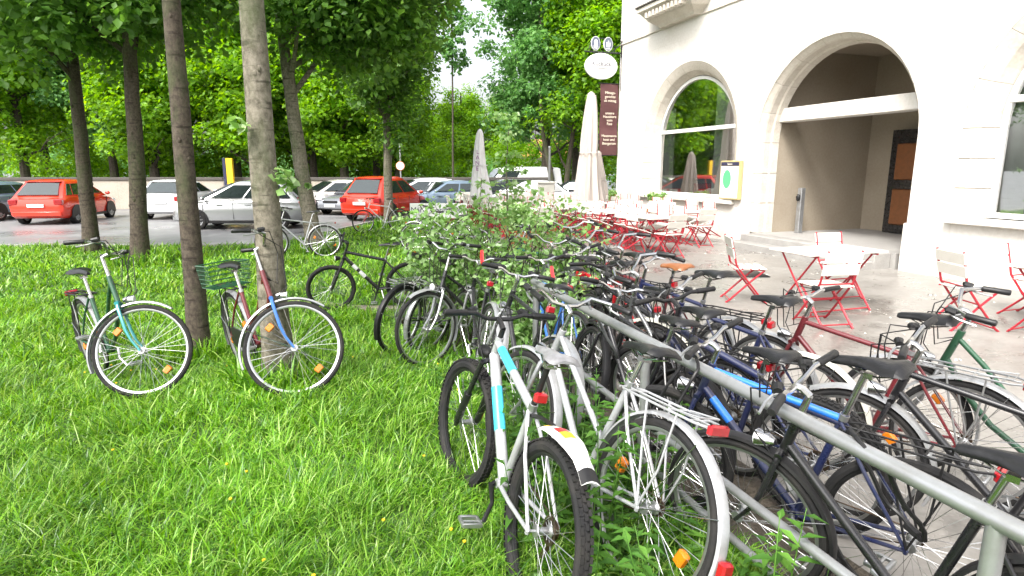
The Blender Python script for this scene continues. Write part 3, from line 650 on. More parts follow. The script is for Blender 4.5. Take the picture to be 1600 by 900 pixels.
wheres = ['far beyond the wall at the outer end', 'mid-green one second from the outer end', 'low round lime-green one third along the wall', 'tall lime-green one fourth along the wall', 'low lime-green one right over the silver hatchback', 'lime-green one over the dark leaning maple trunk',
          'low lime-green one left of the red car', 'mid-green one over the red car roof', 'small lime-green one over the white saloon', 'back-row mid-green one at the outer end', 'back-row lime-green one second from outer end', 'back-row mid-green one in the middle', 'back-row lime-green one behind the dark maple', 'back-row mid-green one behind the thin maple']
for i, (x, y, k, s_) in enumerate(ft):
    r_ = empty('tree', (x, y, ROAD_Z), (0, 0, i * 1.9)); r_.scale = (s_, s_, s_)
    obj('trunk', PROTO[k][0], r_); obj('crown', PROTO[k][1], r_)
    tag(r_, 'leafy tree behind the boundary wall, ' + wheres[i], 'tree', 'trees behind the boundary wall')
# grove at the end of the terrace, behind the parasols
gv = [(1.75, 33, 1, 0.98, 'blue-green tree at the end of the terrace beside the sky gap'), (4.4, 31, 0, 0.92, 'bright green tree behind the tall beige parasol and oval sign'), (6.6, 37, 1, 1.0, 'tall tree rising behind the building corner'),
      (4.2, 41, 1, 1.1, 'hazy tall tree in the back of the grove past the terrace'), (-4.2, 52, 2, .78, 'pale distant tree standing low in the sky gap'), (-.2, 54, 0, .66, 'far lime tree behind the grove near the white house'), (-7.5, 60, 2, .75, 'pale distant tree over the white saloon')]
for x, y, k, s_, lb in gv:
    r_ = empty('tree', (x, y, ROAD_Z), (0, 0, x * 3 + 1)); r_.scale = (s_, s_, s_)
    obj('trunk', PROTO[k][0], r_); obj('crown', PROTO[k][1], r_)
    tag(r_, lb, 'tree', 'trees past the end of the terrace')
for i, (x, y, h, dx) in enumerate([(2.2, 30.5, 6, -.9), (2.6, 30.8, 6, .5), (-3.0, 31.2, 9, .1)]):
    r_ = empty('bare_trunk_tree', (x, y, ROAD_Z))
    obj('trunk', trunk_mesh('trunk', [(0,0,-.1), (dx*.35, 0, h*.3), (dx*.8, 0, h*.62), (dx, 0, h)], [.16 if i < 2 else .06, .13 if i < 2 else .05, .1 if i < 2 else .04, .05], M['bark2'], [((dx*.35, 0, h*.3), (dx*.35 - .9, .2, h*.62), .07)] if i < 2 else [], 50 + i, 8), r_)
    P, S = crown_clumps((dx, 0, h - .6), ((1.3, 1.3, 1.2) if i < 2 else (.8, .8, 3.2)), 22 if i < 2 else 34, 60 + i, (.25, .6))
    obj('crown', leaf_cloud('crown', P, S, 60, .17, M['mid_leaf'], 60 + i), r_)
    tag(r_, ['dark forked tree left of the grey utility box', 'dark tree leaning over the white van', 'thin straight sapling between the white saloon and the white parasol'][i], 'tree')
# underwood behind the wall and at the grove: reads as one mass
g = np.random.default_rng(5)
cx = np.concatenate([g.uniform(-34, -3, 150), g.uniform(-1, 8, 50)]); cy = np.concatenate([g.uniform(37, 43, 150), g.uniform(43, 47, 50)])
cz = g.uniform(0.2, 3.6, 200)
uw = obj('undergrowth', leaf_cloud('undergrowth', np.stack([cx, cy, cz], 1), g.uniform(.8, 1.5, 200), 220, .2, M['lime_leaf'], 9))
tag(uw, 'bright green undergrowth behind the boundary wall', 'undergrowth', kind='stuff')
uw2 = obj('undergrowth', leaf_cloud('undergrowth', np.stack([g.uniform(-60, 45, 140), g.uniform(66, 95, 140), g.uniform(0, 4, 140)], 1), g.uniform(2, 4, 140), 90, .8, M['mid_leaf'], 10))
tag(uw2, 'distant band of woodland beyond the street', 'woodland', kind='stuff')

# ------------------------------------------------------------------ grass, weeds, bush
def blades(X, Y, Z, H, W, seed, bend=0.6, field=True):
    g = np.random.default_rng(seed); m = len(X)
    a = g.uniform(0, 2*np.pi, m)
    if field: a = np.where(g.random(m) < 0.35, 2.6 * vnoise(X, Y, 1.9, 2) + 0.9 * g.normal(size=m), a)
    D = np.stack([np.cos(a), np.sin(a), np.zeros(m)], 1); Wd = np.stack([-np.sin(a), np.cos(a), np.zeros(m)], 1)
    tw = g.normal(size=m) * 0.6; Wd = Wd * np.cos(tw)[:, None] + D * np.sin(tw)[:, None]
    b = np.abs(g.normal(bend, 0.38, m)); P = np.stack([X, Y, Z], 1); up = np.array([0, 0, 1.0])
    def at(t):
        k = b * t
        return P + (D * (H * np.sin(k) * t * 0.9)[:, None]) + up * (H * t * np.cos(k * 0.8))[:, None]
    L = []
    for t, w in ((0, .7), (.38, 1.0), (.74, .7)):
        q = at(t); L.append(q - Wd * (W * w * .5)[:, None]); L.append(q + Wd * (W * w * .5)[:, None])
    L.append(at(1.0))
    V = np.stack(L, 1).reshape(-1, 3); b0 = (np.arange(m) * 7)[:, None]
    F = np.concatenate([b0 + np.array([[0,1,3]]), b0 + np.array([[0,3,2]]), b0 + np.array([[2,3,5]]), b0 + np.array([[2,5,4]]), b0 + np.array([[4,5,6]])], 0)
    return V, F
def grass_zone(y0, y1, dens, hmul, wmul, seed):
    g = np.random.default_rng(seed)
    xl = -0.92 * y1 - 0.5; xr = float(max(lawn_right(y0), lawn_right(y1)))
    n = int(dens * (y1 - y0) * (xr - xl)); X = g.uniform(xl, xr, n); Y = g.uniform(y0, y1, n)
    keep = (X < lawn_right(Y) - 0.05) & (X > lawn_left(Y) + 0.05) & (X > -0.92 * Y - 0.6)
    tpath = (X + 3.6) / 3.2; py = 8.55 - 0.55 * tpath + 0.12 * np.sin(tpath * 9)
    keep &= ~((tpath > 0.02) & (tpath < .98) & (np.abs(Y - py) < 0.13 + 0.07 * g.random(n)))
    clump = vnoise(X, Y, 4.2, 1); fine = vnoise(X, Y, 13, 4); keep &= g.random(n) < 0.7 + 0.35 * clump + 0.35 * fine
    X, Y, clump = X[keep], Y[keep], clump[keep]; m = len(X)
    fine = fine[keep]; H = (0.07 + 0.06 * g.random(m) + 0.05 * np.clip(clump + .2, 0, 1) + 0.05 * np.clip(fine, 0, 1) + 0.03 * vnoise(X, Y, 1.1, 6)) * hmul
    H = np.where(g.random(m) < 0.06, H * 1.7, H); H = np.clip(H, 0.03, 0.4)
    W = (0.0035 + 0.0045 * g.random(m)) * wmul
    return blades(X, Y, lawn_z(X, Y) - 0.006, H, W * .9, seed, 1.1)
VV = []; FF = []; off = 0
for z_ in ((0.6, 3.0, 9500, 1.0, 1.0, 1), (3.0, 5.0, 4600, 1.0, 1.35, 2), (5.0, 8.5, 1700, 1.05, 2.2, 3), (8.5, 14.8, 420, 1.1, 4.2, 4), (14.8, 25.4, 200, 1.1, 7, 5)):
    V, F = grass_zone(*z_); VV.append(V); FF.append(F + off); off += len(V)
# longer tufts round the trunks and at the rail
for (tx, ty, rad, n, h) in ((TREE1[0], TREE1[1], .32, 700, .26), (-4.62, 14.0, .7, 700, .34), (-4.05, 19.9, .5, 350, .34), (-3.08, 5.75, .35, 600, .26), (-7.6, 12.3, .6, 500, .32)):
    g = np.random.default_rng(int(n + tx * 10 + 100)); a = g.uniform(0, 6.283, n); r_ = rad * (0.35 + .65 * np.sqrt(g.random(n)))
    X, Y = tx + r_ * np.cos(a), ty + r_ * np.sin(a)
    V, F = blades(X, Y, lawn_z(X, Y) - .01, h * (.5 + .7 * g.random(n)), (.005 + .005 * g.random(n)) * (1 + ty / 6), int(n), .7, False); VV.append(V); FF.append(F + off); off += len(V)
gr = obj('grass', npmesh('grass', np.concatenate(VV), np.concatenate(FF), M['grass_leaf'], True))
tag(gr, 'long bright green grass of the lawn', 'grass', kind='stuff')
# small white and yellow flower heads in the lawn
g = np.random.default_rng(77); fm = MB()
for i in range(26):
    y = g.uniform(1.7, 5.5); x = g.uniform(-.8 * y, float(lawn_right(y)) - .7); z = float(lawn_z(x, y)) + .1
    fm.ellipsoid((x, y, z), (.009, .009, .005), 6, 3)
tag(fm.build('flowers', M['yellow']), 'tiny yellow flower heads scattered in the lawn', 'flowers', kind='stuff')

def leafy_plants(name, spots, mat, seed, leaf=0.07, lw=0.3, per=16, bend=.3):
    """Upright stems with pointed leaves, joined: a mass of weeds."""
    g = np.random.default_rng(seed); P = []; T = []; S = []; st = MB()
    for (x, y, z, h) in spots:
        la = g.uniform(0, 6.28); lean = bend * g.random()
        top = np.array([x + math.cos(la) * lean * h, y + math.sin(la) * lean * h, z + h])
        base = np.array([x, y, z]); st.tube([base, base * .5 + top * .5 + [0, 0, .02], top], [.004, .003, .0015], 4)
        for k in range(per):
            t = .12 + .88 * k / per; p = base * (1 - t) + top * t; a = k * 2.1 + la
            d = np.array([math.cos(a), math.sin(a), .35 - .5 * g.random()]); d /= np.linalg.norm(d)
            P.append(p); T.append(d); S.append(leaf * (.6 + .8 * g.random()) * (1.15 - .5 * t))
    P = np.array(P); T = np.array(T); S = np.array(S)[:, None]
    B = np.cross(T, np.array([0, 0, 1.0])); B /= np.linalg.norm(B, axis=1)[:, None]; N = np.cross(B, T)
    pts = [P, P + S * (T * .4 + B * lw + N * .1), P + S * (T * 1.1 - N * .12), P + S * (T * .4 - B * lw + N * .1)]
    V = np.stack(pts, 1).reshape(-1, 3); b0 = (np.arange(len(P)) * 4)[:, None]
    F = np.concatenate([b0 + np.array([[0, 1, 2]]), b0 + np.array([[0, 2, 3]])], 0)
    sv = np.array(st.v); tri = []
    for f in st.f:
        for k in range(1, len(f) - 1): tri.append((f[0], f[k], f[k+1]))
    return npmesh(name, np.concatenate([V, sv]), np.concatenate([F, np.array(tri) + len(V)]), mat)
g = np.random.default_rng(3); sp = []
for i in range(95):
    y = g.uniform(1.2, 4.8); x = float(rail_x(y)) - abs(g.normal(0, .28)) - .06
    sp.append((x, y, float(lawn_z(x, y)), g.uniform(.15, .55)))
for cxx, cyy in ((.36, 3.05), (.12, 3.0), (.5, 2.75), (.3, 2.35)):
    for i in range(9): sp.append((cxx + g.normal(0, .1), cyy + g.normal(0, .16), 0, g.uniform(.35, .75)))
tag(obj('weeds', leafy_plants('weeds', sp, M['weed_leaf'], 4, .085, .2, 16)), 'tall weeds growing between the bicycles along the pipe rail', 'weeds', kind='stuff')
# low clover-like cover beneath the bicycles
g = np.random.default_rng(13); n = 700; Y = g.uniform(.9, 5, n); X = rail_x(Y) - np.abs(g.normal(0, .35, n)) - .02
gc = obj('ground_cover', leaf_cloud('ground_cover', np.stack([X, Y, lawn_z(X, Y) + .04], 1), g.uniform(.05, .11, n), 12, .045, M['weed_leaf'], 14, .6))
tag(gc, 'low leafy ground cover under the row of bicycles', 'ground cover', kind='stuff')

def bush(pos, r, h, n_st, n_leaf, leaf, label, seed, stem_r=.008):
    root = empty('bush', pos); g = np.random.default_rng(seed); st = MB(); C = []
    for i in range(n_st):
        a = g.uniform(0, 6.28); o = r[0] * (.15 + .85 * math.sqrt(g.random())); hh = h * (.55 + .5 * g.random()) * (1.05 - .35 * o / r[0])
        b = np.array([g.normal(0, r[0]*.3), g.normal(0, r[1]*.3), -.03]); t = np.array([math.cos(a)*o, math.sin(a)*o*r[1]/r[0], hh])
        m_ = b * .45 + t * .55 + [0, 0, hh * .14]
        st.tube([b, b*.7+m_*.3+[0,0,.05], m_, t], [stem_r, stem_r*.8, stem_r*.6, stem_r*.25], 5)
        for k in range(7):
            u = .3 + .7 * k / 6
            q = (b * (1-u)**2 + 2 * m_ * u * (1-u) + t * u*u) + g.normal(0, .03, 3); C.append(q)
    st.build('stems', M['bark2'], root)
    C = np.array(C)
    obj('foliage', leaf_cloud('foliage', C, g.uniform(.06, .17, len(C)), max(1, n_leaf // len(C)), leaf, M['bush_leaf'], seed, .8), root)
    return tag(root, label, 'bush')
bush((-.12, 6.25, -.22), (1.12, .8), 1.78, 84, 7000, .055, 'pale green leafy bush the bicycles are parked round, in the middle', 41)
bush((.22, 5.35, -.2), (.6, .45), 1.1, 30, 2800, .052, 'smaller leafy bush in front of the middle bush at the rail end', 42)
bush((-1.0, 8.7, -.25), (.75, .5), 1.1, 20, 1300, .06, 'loose leafy bush behind the black mountain bike', 43)

# ------------------------------------------------------------------ pipe rail the bicycles lean on
rl = tag(empty('pipe_rail', (float(rail_x(2)), 2.0, 0)), 'galvanised pipe barrier with three rails running through the parked bicycles', 'railing')
def rp(y, z): return (float(rail_x(y)) - float(rail_x(2)), y - 2.0, z)
for z, r_, ya, yb in ((.80, .026, -.6, 4.55), (.37, .019, -.6, 4.5), (.16, .017, -.6, 4.5)):
    MB().tube([rp(ya + (yb - ya) * i / 6, z + .004 * math.sin(i)) for i in range(7)], r_, 12).build('rail', M['steel'], rl)
for y in (-.5, 1.35, 2.95, 4.5):
    MB().tube([rp(y, -.15), rp(y, .8)], .024, 10).build('post', M['steel'], rl)

# ------------------------------------------------------------------ bicycles
_wheel_cache = {}
def wheel_parts(Rw, tw, knobs, rimm, spokes=36):
    key = (round(Rw, 3), tw, knobs, rimm)
    if key in _wheel_cache: return _wheel_cache[key]
    rt = tw / 2; rc = Rw - rt                      # tyre tube centre radius
    t = MB(); t.ring(rc, [(rt * math.cos(a), rt * .95 * math.sin(a)) for a in [2*math.pi*k/9 for k in range(9)]], 56)
    if knobs:
        for i in range(72):
            a = 2 * math.pi * i / 72
            for yy, lift in ((-.6, -.12), (0, .02), (.6, -.12)):
                aa = a + (.045 if yy == 0 else 0); r0 = rc + rt * (.9 + lift); r1 = r0 + .007; w = .0065; l = .011 / Rw
                vs_ = []
                for rr in (r0, r1):
                    for da, dy in ((-l, -w), (l, -w), (l, w), (-l, w)):
                        vs_.append((rr * math.cos(aa + da), yy * rt + dy, rr * math.sin(aa + da)))
                t.add(vs_, [(4,5,6,7), (0,1,5,4), (1,2,6,5), (2,3,7,6), (3,0,4,7)])
    rr = rc - rt * .75
    rm = MB().ring(rr, [(.006, -.011), (.006, .011), (-.006, .0115), (-.015, .006), (-.015, -.006), (-.006, -.0115)], 56)
    sp = MB()
    for i in range(spokes):
        a = 2 * math.pi * i / spokes; s_ = 1 if i % 2 else -1; cr = .5 if (i // 2) % 2 else -.5
        p = (.019 * math.cos(a + cr * 2.2), s_ * .03, .019 * math.sin(a + cr * 2.2)); q = ((rr - .012) * math.cos(a), 0, (rr - .012) * math.sin(a))
        sp.tube([p, q], .0013, 3, False)
    hb = MB().tube([(0, -.055, 0), (0, .055, 0)], .006, 8).tube([(0, -.034, 0), (0, -.028, 0), (0, -.02, 0), (0, .02, 0), (0, .028, 0), (0, .034, 0)], [.024, .026, .014, .014, .026, .024], 12)
    out = (t.mesh('tyre', M['rubber']), rm.mesh('rim', M[rimm]), sp.mesh('spokes', M['chrome']), hb.mesh('hub', M['alu']), rr)
    _wheel_cache[key] = out; return out
_refl = None
def make_wheel(parent, mat4, Rw, tw, knobs, rimm, refl, spin=0.0):
    global _refl
    w = empty('wheel', parent=parent); w.matrix_local = mat4 @ Matrix.Rotation(spin, 4, 'Y')
    t, rm, sp, hb, rr = wheel_parts(Rw, tw, knobs, rimm)
    obj('tyre', t, w); obj('rim', rm, w); s_ = obj('spokes', sp, w); s_['kind'] = 'stuff'; obj('hub', hb, w)
    if refl:
        if _refl is None:
            _refl = MB().bevbox(-.022, .022, -.016, .016, -.03, .03, .006).mesh('reflector', M['amber'])
        for k in range(2):
            o = obj('reflector', _refl, w); a = k * math.pi + .4; r_ = rr * .72
            o.location = (r_ * math.cos(a), 0, r_ * math.sin(a)); o.rotation_euler = (0, -a, 0)
    return w
def fender(R_, a0, a1, w=.05):
    p = [(.0, -w/2), (.012, -w/2*.8), (.017, 0), (.012, w/2*.8), (.0, w/2), (.0015, w/2*.93), (.0105, w/2*.74), (.0145, 0), (.0105, -w/2*.74), (.0015, -w/2*.93)]
    return MB().ring(R_, p, 30, a0, a1)
def saddle_mesh(kind, mat):
    rings = []
    st = [(-.135, .055, .012), (-.125, .082, .03), (-.10, .092, .042), (-.06, .082, .045), (-.01, .052, .04), (.04, .031, .034), (.09, .024, .03), (.13, .021, .026), (.147, .013, .014)] if kind != 'slim' else \
         [(-.13, .05, .012), (-.12, .068, .024), (-.09, .072, .032), (-.04, .052, .032), (.0, .036, .03), (.05, .024, .027), (.1, .019, .024), (.135, .016, .02), (.15, .01, .01)]
    for x_, w, h in st:
        zt = .012 * math.cos((x_ + .02) * 14) + (.016 if x_ < -.08 else 0)
        rings.append([(x_, w * math.cos(a), zt + (h * .45 * math.sin(a) if math.sin(a) > 0 else h * .75 * math.sin(a) * (1 if w < .05 else .55)) - (.014 * (abs(math.cos(a)) ** 3))) for a in [2*math.pi*k/14 for k in range(14)]])
    mb = MB().loft(rings, True)
    return mb.mesh('saddle', mat)
def bicycle(label, rear, head, lean=5, steer=0, kind='city', frame='silver', forkm=None, fend='silver', rimm='alu', Rw=.345, tw=.037, knobs=False, wb=1.08,
            bars='city', saddle='leather', skind='wide', rack=None, refl=True, lights=True, grips='black', bar_ends=None, crank=0.6, chain_guard=False,
            stand=False, basket=False, decal=None, guard=None, stem_h=.1, seat_h=.16, pitch=None, z=None, tail2=False, spin=0.0, susp=False, post='chrome', bottle=False, group='bicycles parked along the rail and lawn'):
    hd = R(head); z0 = float(lawn_z(*rear)) if z is None else z
    if z is None:
        fx, fy = rear[0] + wb * math.cos(hd), rear[1] + wb * math.sin(hd); pitch = -math.atan2(float(lawn_z(fx, fy)) - z0, wb)
    root = empty('bicycle', (rear[0], rear[1], z0), (R(lean), pitch or 0, hd))
    tag(root, label, 'bicycle', group)
    fm = M[frame]; fk = M[forkm or frame]; mtb = kind == 'mtb'
    V3 = Vector
    rh, fh_ = V3((0, 0, Rw)), V3((wb, 0, Rw)); bb = V3((.43, 0, Rw - (.03 if mtb else .06)))
    sa = R(72.5); sd = V3((-math.cos(sa), 0, math.sin(sa))); ha = R(70.5); hdv = V3((-math.cos(ha), 0, math.sin(ha)))
    hp = V3((math.sin(ha), 0, math.cos(ha)))            # perpendicular to steering axis, forwards
    p0 = fh_ - hp * .045; crown = p0 + hdv * (Rw + (.095 if susp else .045)); hlen = .13 if mtb else (.2 if kind == 'step' else .16)
    hb_, ht = crown + hdv * .015, crown + hdv * (.015 + hlen)
    stl = {'mtb': .42, 'city': .52, 'step': .46, 'mixte': .5}[kind]
    st = bb + sd * stl
    # main frame
    fr = MB(); n8 = 10
    dr = .026 if mtb else .018
    fr.tube([hb_ - hdv * .01, ht + hdv * .005], .0195, 12)
    fr.tube([bb + V3((0, -.037, 0)), bb + V3((0, .037, 0))], .021, 12)
    fr.tube([bb, st + sd * .015], .0162 if not mtb else .017, n8)
    if kind in ('city', 'mtb'):
        fr.tube([hb_ + hdv * .03, bb], dr, n8); fr.tube([ht - hdv * .03, st - sd * (.03 if kind == 'city' else .01)], .0205 if mtb else .0152, n8)
    elif kind == 'mixte':
        fr.tube([hb_ + hdv * .03, bb], dr, n8); fr.tube([ht - hdv * .03, bb + sd * .2], .0145, n8)
    else:
        m1 = hb_.lerp(bb, .55) + V3((.02, 0, -.055)); m0 = ht.lerp(bb + sd * .18, .55) + V3((.02, 0, -.06))
        fr.tube([hb_ + hdv * .03, hb_.lerp(m1, .5) + V3((0, 0, -.01)), m1, m1.lerp(bb, .6) + V3((0, 0, -.01)), bb], .0165, n8)
        fr.tube([ht - hdv * .04, ht.lerp(m0, .5) + V3((0, 0, -.012)), m0, bb + sd * .18], .0142, n8)
    for s_ in (-1, 1):
        e = rh + V3((0, s_ * .062, 0))
        fr.tube([bb + V3((-.02, s_ * .026, 0)), bb.lerp(rh, .45) + V3((0, s_ * .048, 0)), e], [.0105, .0095, .0075], 8)
        top = st - sd * (.02 if kind != 'step' else .0)
        fr.tube([top + V3((0, s_ * .014, 0)), top.lerp(rh, .4) + V3((0, s_ * .046, 0)), e], [.0085, .008, .0068], 8)
        fr.tube([e + V3((.012, 0, .014)), e, e + V3((.004, 0, -.012))], .009, 6)
    fo = fr.build('frame', fm, root)
    if decal:
        d0 = hb_ + hdv * .03
        for (ta, tb, mm, base) in decal:
            a_, b_ = (d0, bb) if base == 'down' else (ht - hdv * .03, st - sd * .01) if base == 'top' else (bb, st)
            MB().tube([a_.lerp(b_, ta), a_.lerp(b_, tb)], (dr if base == 'down' else .0205 if mtb else .0152) + .0012, 12, False).build('decal', M[mm], fo)
    # steering transform
    SX = Matrix.Translation(p0) @ Matrix.Rotation(R(steer), 4, hdv) @ Matrix.Translation(-p0)
    fkm = MB(); cw = .052 if susp else .045
    for s_ in (-1, 1):
        if susp:
            fkm.tube([crown + V3((0, s_ * cw, 0)), fh_.lerp(crown, .42) + V3((0, s_ * (cw + .006), 0)) ], .0135, 10)
            fkm.tube([fh_.lerp(crown, .5) + V3((0, s_ * (cw + .006), 0)), fh_ + V3((-.008, s_ * (cw + .008), 0)) + hdv * .02, fh_ + V3((0, s_ * (cw + .006), -.012))], [.021, .019, .011], 10)
        else:
            fkm.tube([crown + V3((0, s_ * .02, .005)), crown - hdv * .03 + V3((0, s_ * cw, 0)), p0 + hdv * (Rw * .52) + V3((0, s_ * (cw + .004), 0)), p0 + hdv * .1 + hp * .012 + V3((0, s_ * (cw + .006), 0)), fh_ + V3((0, s_ * (cw + .008), 0))], [.013, .0125, .0115, .0095, .0075], 8)
    fkm.tube([crown + V3((0, -cw, 0)), crown + V3((0, 0, .012)), crown + V3((0, cw, 0))], .0155, 8)
    fko = fkm.build('fork', fk, root, xf=SX)
    # wheels
    make_wheel(root, Matrix.Translation(rh), Rw, tw, knobs, rimm, refl, spin)
    make_wheel(root, SX @ Matrix.Translation(fh_), Rw, tw, knobs, rimm, refl, spin + 1.1)
    # stem and handlebar
    stt = ht + hdv * stem_h
    hm = MB(); hm.tube([ht, stt], .0135, 10)
    c = stt + hp * (.07 if mtb else .05) + V3((0, 0, .012))
    hm.tube([stt + V3((-.004, 0, 0)), stt.lerp(c, .5) + V3((0, 0, .008)), c], .0135, 8)
    hw = .30 if mtb else .275
    if bars == 'flat': pth = [(-.035, -hw, .03), (-.012, -hw * .45, .028), (0, -.06, 0), (0, .06, 0), (-.012, hw * .45, .028), (-.035, hw, .03)]
    elif bars == 'drop': pth = [(-.2, -.24, -.02), (.02, -.25, .01), (.02, -.16, .03), (0, 0, 0), (.02, .16, .03), (.02, .25, .01), (-.2, .24, -.02)]
    else: pth = [(-.17, -hw, .035), (-.05, -hw * .93, .05), (.025, -hw * .6, .06), (.02, -.08, .01), (0, 0, 0), (.02, .08, .01), (.025, hw * .6, .06), (-.05, hw * .93, .05), (-.17, hw, .035)]
    pp = [c + V3(p) for p in pth]
    hm.tube(pp, .0112, 8)
    ho = hm.build('handlebar', M['black'] if bars == 'flat' and mtb else M['chrome'], root, xf=SX)
    for s_ in (0, -1):
        a_, b_ = (pp[0], pp[1]) if s_ == 0 else (pp[-1], pp[-2]); d_ = (b_ - a_).normalized()
        MB().tube([a_ - d_ * .006, a_, a_ + d_ * .05, a_ + d_ * .115, a_ + d_ * .12], [.013, .0165, .0155, .0165, .0145], 10).build('grip', M[grips], ho, xf=SX)
        lv = a_ + d_ * .14
        MB().tube([lv + V3((0, 0, -.005)), lv + V3((.035, 0, -.012)), lv - d_ * .05 + V3((.05, 0, -.022)), lv - d_ * .12 + V3((.05, 0, -.03))], [.009, .007, .006, .005], 6).build('brake_lever', M['alu'] if not mtb else M['black'], ho, xf=SX)
        MB().tube([lv + d_*.0 + V3((.02, 0, .004)), lv + d_ * .03 + V3((.03, 0, .012)), lv + d_ * .045 + V3((.018, 0, .01))], [.017, .018, .012], 8).build('shifter', M['black'], ho, xf=SX)
        if bar_ends:
            MB().tube([a_ + V3((.0, 0, 0)), a_ + V3((.05, 0, .035)), a_ + V3((.10, 0, .085))], [.013, .0145, .013], 8).build('bar_end', M[bar_ends], ho, xf=SX)
    # cables looping from the bar to the frame
    cb = MB()
    for s_ in (1, -1):
        a_ = pp[1 if s_ < 0 else -2] + V3((.02, 0, 0)); e = (ht - hdv * .05) + V3((.02, s_ * .018, 0))
        cb.tube([a_, a_ + V3((.09, -s_ * .05, .015)), c + V3((.11, s_ * .05, -.05)), e + V3((.07, s_ * .03, -.03)), e], .0034, 5)
        cb.tube([a_ + V3((0, -s_ * .02, 0)), c + V3((.13, s_ * .08, -.01)), crown + V3((.1, s_ * .04, .09)), crown + V3((.035, s_ * .03, 0))], .0034, 5)
    cb.build('brake_cable', M['black'], root, xf=SX)
    # seat post and saddle
    sp_ = st + sd * seat_h
    MB().tube([st, sp_], .0132, 10).build('seat_post', M[post], root)
    MB().tube([st - sd * .012, st + sd * .014], .0195, 10).build('seat_clamp', M['alu'], root)
    so = obj('saddle', saddle_mesh(skind, M[saddle]), root); so.location = sp_ + V3((-.02, 0, .05)); so.rotation_euler = (0, R(-2), 0)
    rr_ = MB()
    for s_ in (-1, 1): rr_.tube([(-.1, s_ * .03, -.012), (-.03, s_ * .022, -.035), (.03, s_ * .02, -.035), (.1, s_ * .01, -.01)], .0036, 5)
    rr_.box(-.016, .016, -.026, .026, -.05, -.028)
    rr_.build('saddle_rail', M['chrome'], so)
    # crank, chainring, pedals, chain
    cs = MB(); rg = .088 if not mtb else .08
    cs.ring(rg, [(0, -.0015), (0, .0015), (-.012, .0015), (-.012, -.0015)], 36)
    for k in range(5):
        a = 2*math.pi*k/5; cs.tube([(0, 0, 0), ((rg-.008)*math.cos(a), 0, (rg-.008)*math.sin(a))], .006, 5)
    for k in range(36):
        a = 2*math.pi*k/36; cs.box(rg*math.cos(a)-.003, rg*math.cos(a)+.003, -.001, .001, rg*math.sin(a)-.003, rg*math.sin(a)+.003)
    cm = M['black'] if mtb else M['alu']
    cso = cs.build('chainring', cm, root, xf=Matrix.Translation(bb + V3((0, -.048, 0))))
    for s_ in (-1, 1):
        a = crank + (0 if s_ < 0 else math.pi); tip = bb + V3((.17 * math.cos(a), s_ * .07, .17 * math.sin(a)))
        co = MB().tube([bb + V3((0, s_ * .045, 0)), bb + V3((0, s_ * .062, 0)), bb.lerp(tip, .5) + V3((0, s_ * .008, 0)), tip], [.014, .013, .0095, .011], 8).build('crank_arm', cm, root)
        pc = tip + V3((0, s_ * .06, 0)); pm_ = MB()
        pm_.tube([tip, tip + V3((0, s_ * .1, 0))], .007, 6)
        for dx in (-.032, .032): pm_.bevbox(pc.x + dx - .007, pc.x + dx + .007, pc.y - .04, pc.y + .04, pc.z - .011, pc.z + .011, .003)
        for dy in (-.04, .04): pm_.bevbox(pc.x - .038, pc.x + .038, pc.y + dy - .006, pc.y + dy + .006, pc.z - .008, pc.z + .008, .002)
        pm_.build('pedal', M['alu'] if not mtb else M['alu'], co)
    ch = MB(); cy = -.048
    for up_ in (1, -1):
        ch.tube([rh + V3((0, cy, up_ * .034)), bb + V3((0, cy, up_ * rg))], .0035, 5)
    nv = len(ch.v); ch.ring(.034, [(0, -.003), (0, .003), (-.02, .003), (-.02, -.003)], 18)
    ch.v[nv:] = [(p[0], p[1] + cy, p[2] + Rw) for p in ch.v[nv:]]
    if mtb:
        for k in range(5): 
            nv = len(ch.v); ch.ring(.03 + .006 * k, [(0, -.0012), (0, .0012), (-.012, .0012), (-.012, -.0012)], 22)
            ch.v[nv:] = [(p[0], p[1] - .046 + .0055 * k, p[2] + Rw) for p in ch.v[nv:]]
        ch.tube([rh + V3((.01, -.06, -.02)), rh + V3((.035, -.062, -.07)), rh + V3((.07, -.055, -.15))], [.012, .014, .009], 6)
    ch.build('chain', M['chain'], root)
    if chain_guard:
        cg = MB(); rg_ = []
        for t, hh in ((-.02, .05), (.2, .085), (.75, .1), (1.0, .11), (1.13, .08), (1.2, .03)):
            q = rh.lerp(bb, t); rg_.append([(q.x, y_, q.z + z_) for y_, z_ in ((-.066, -hh), (-.06, -hh - .004), (-.055, -hh), (-.055, hh), (-.06, hh + .004), (-.066, hh))])
        cg.loft(rg_, True).build('chain_guard', M['black'], root)
    # fenders
    if fend:
        f1 = fender(Rw + .012, R(12), R(203)).build('fender', M[fend], root, xf=Matrix.Translation(rh))
        sy = MB()
        for s_ in (-1, 1):
            for a in (R(160), R(118)):
                sy.tube([rh + V3((0, s_ * .058, 0)), rh + V3(((Rw+.018)*math.cos(a), s_ * .027, (Rw+.018)*math.sin(a)))], .0022, 4)
        sy.build('fender_stay', M['chrome'], f1)
        f2 = fender(Rw + .012, R(58), R(205)).build('fender', M[fend], root, xf=SX @ Matrix.Translation(fh_))
        sy = MB()
        for s_ in (-1, 1): sy.tube([fh_ + V3((0, s_ * .056, 0)), fh_ + V3(((Rw+.018)*math.cos(R(160)), s_ * .027, (Rw+.018)*math.sin(R(160))))], .0022, 4)
        sy.build('fender_stay', M['chrome'], f2, xf=SX)
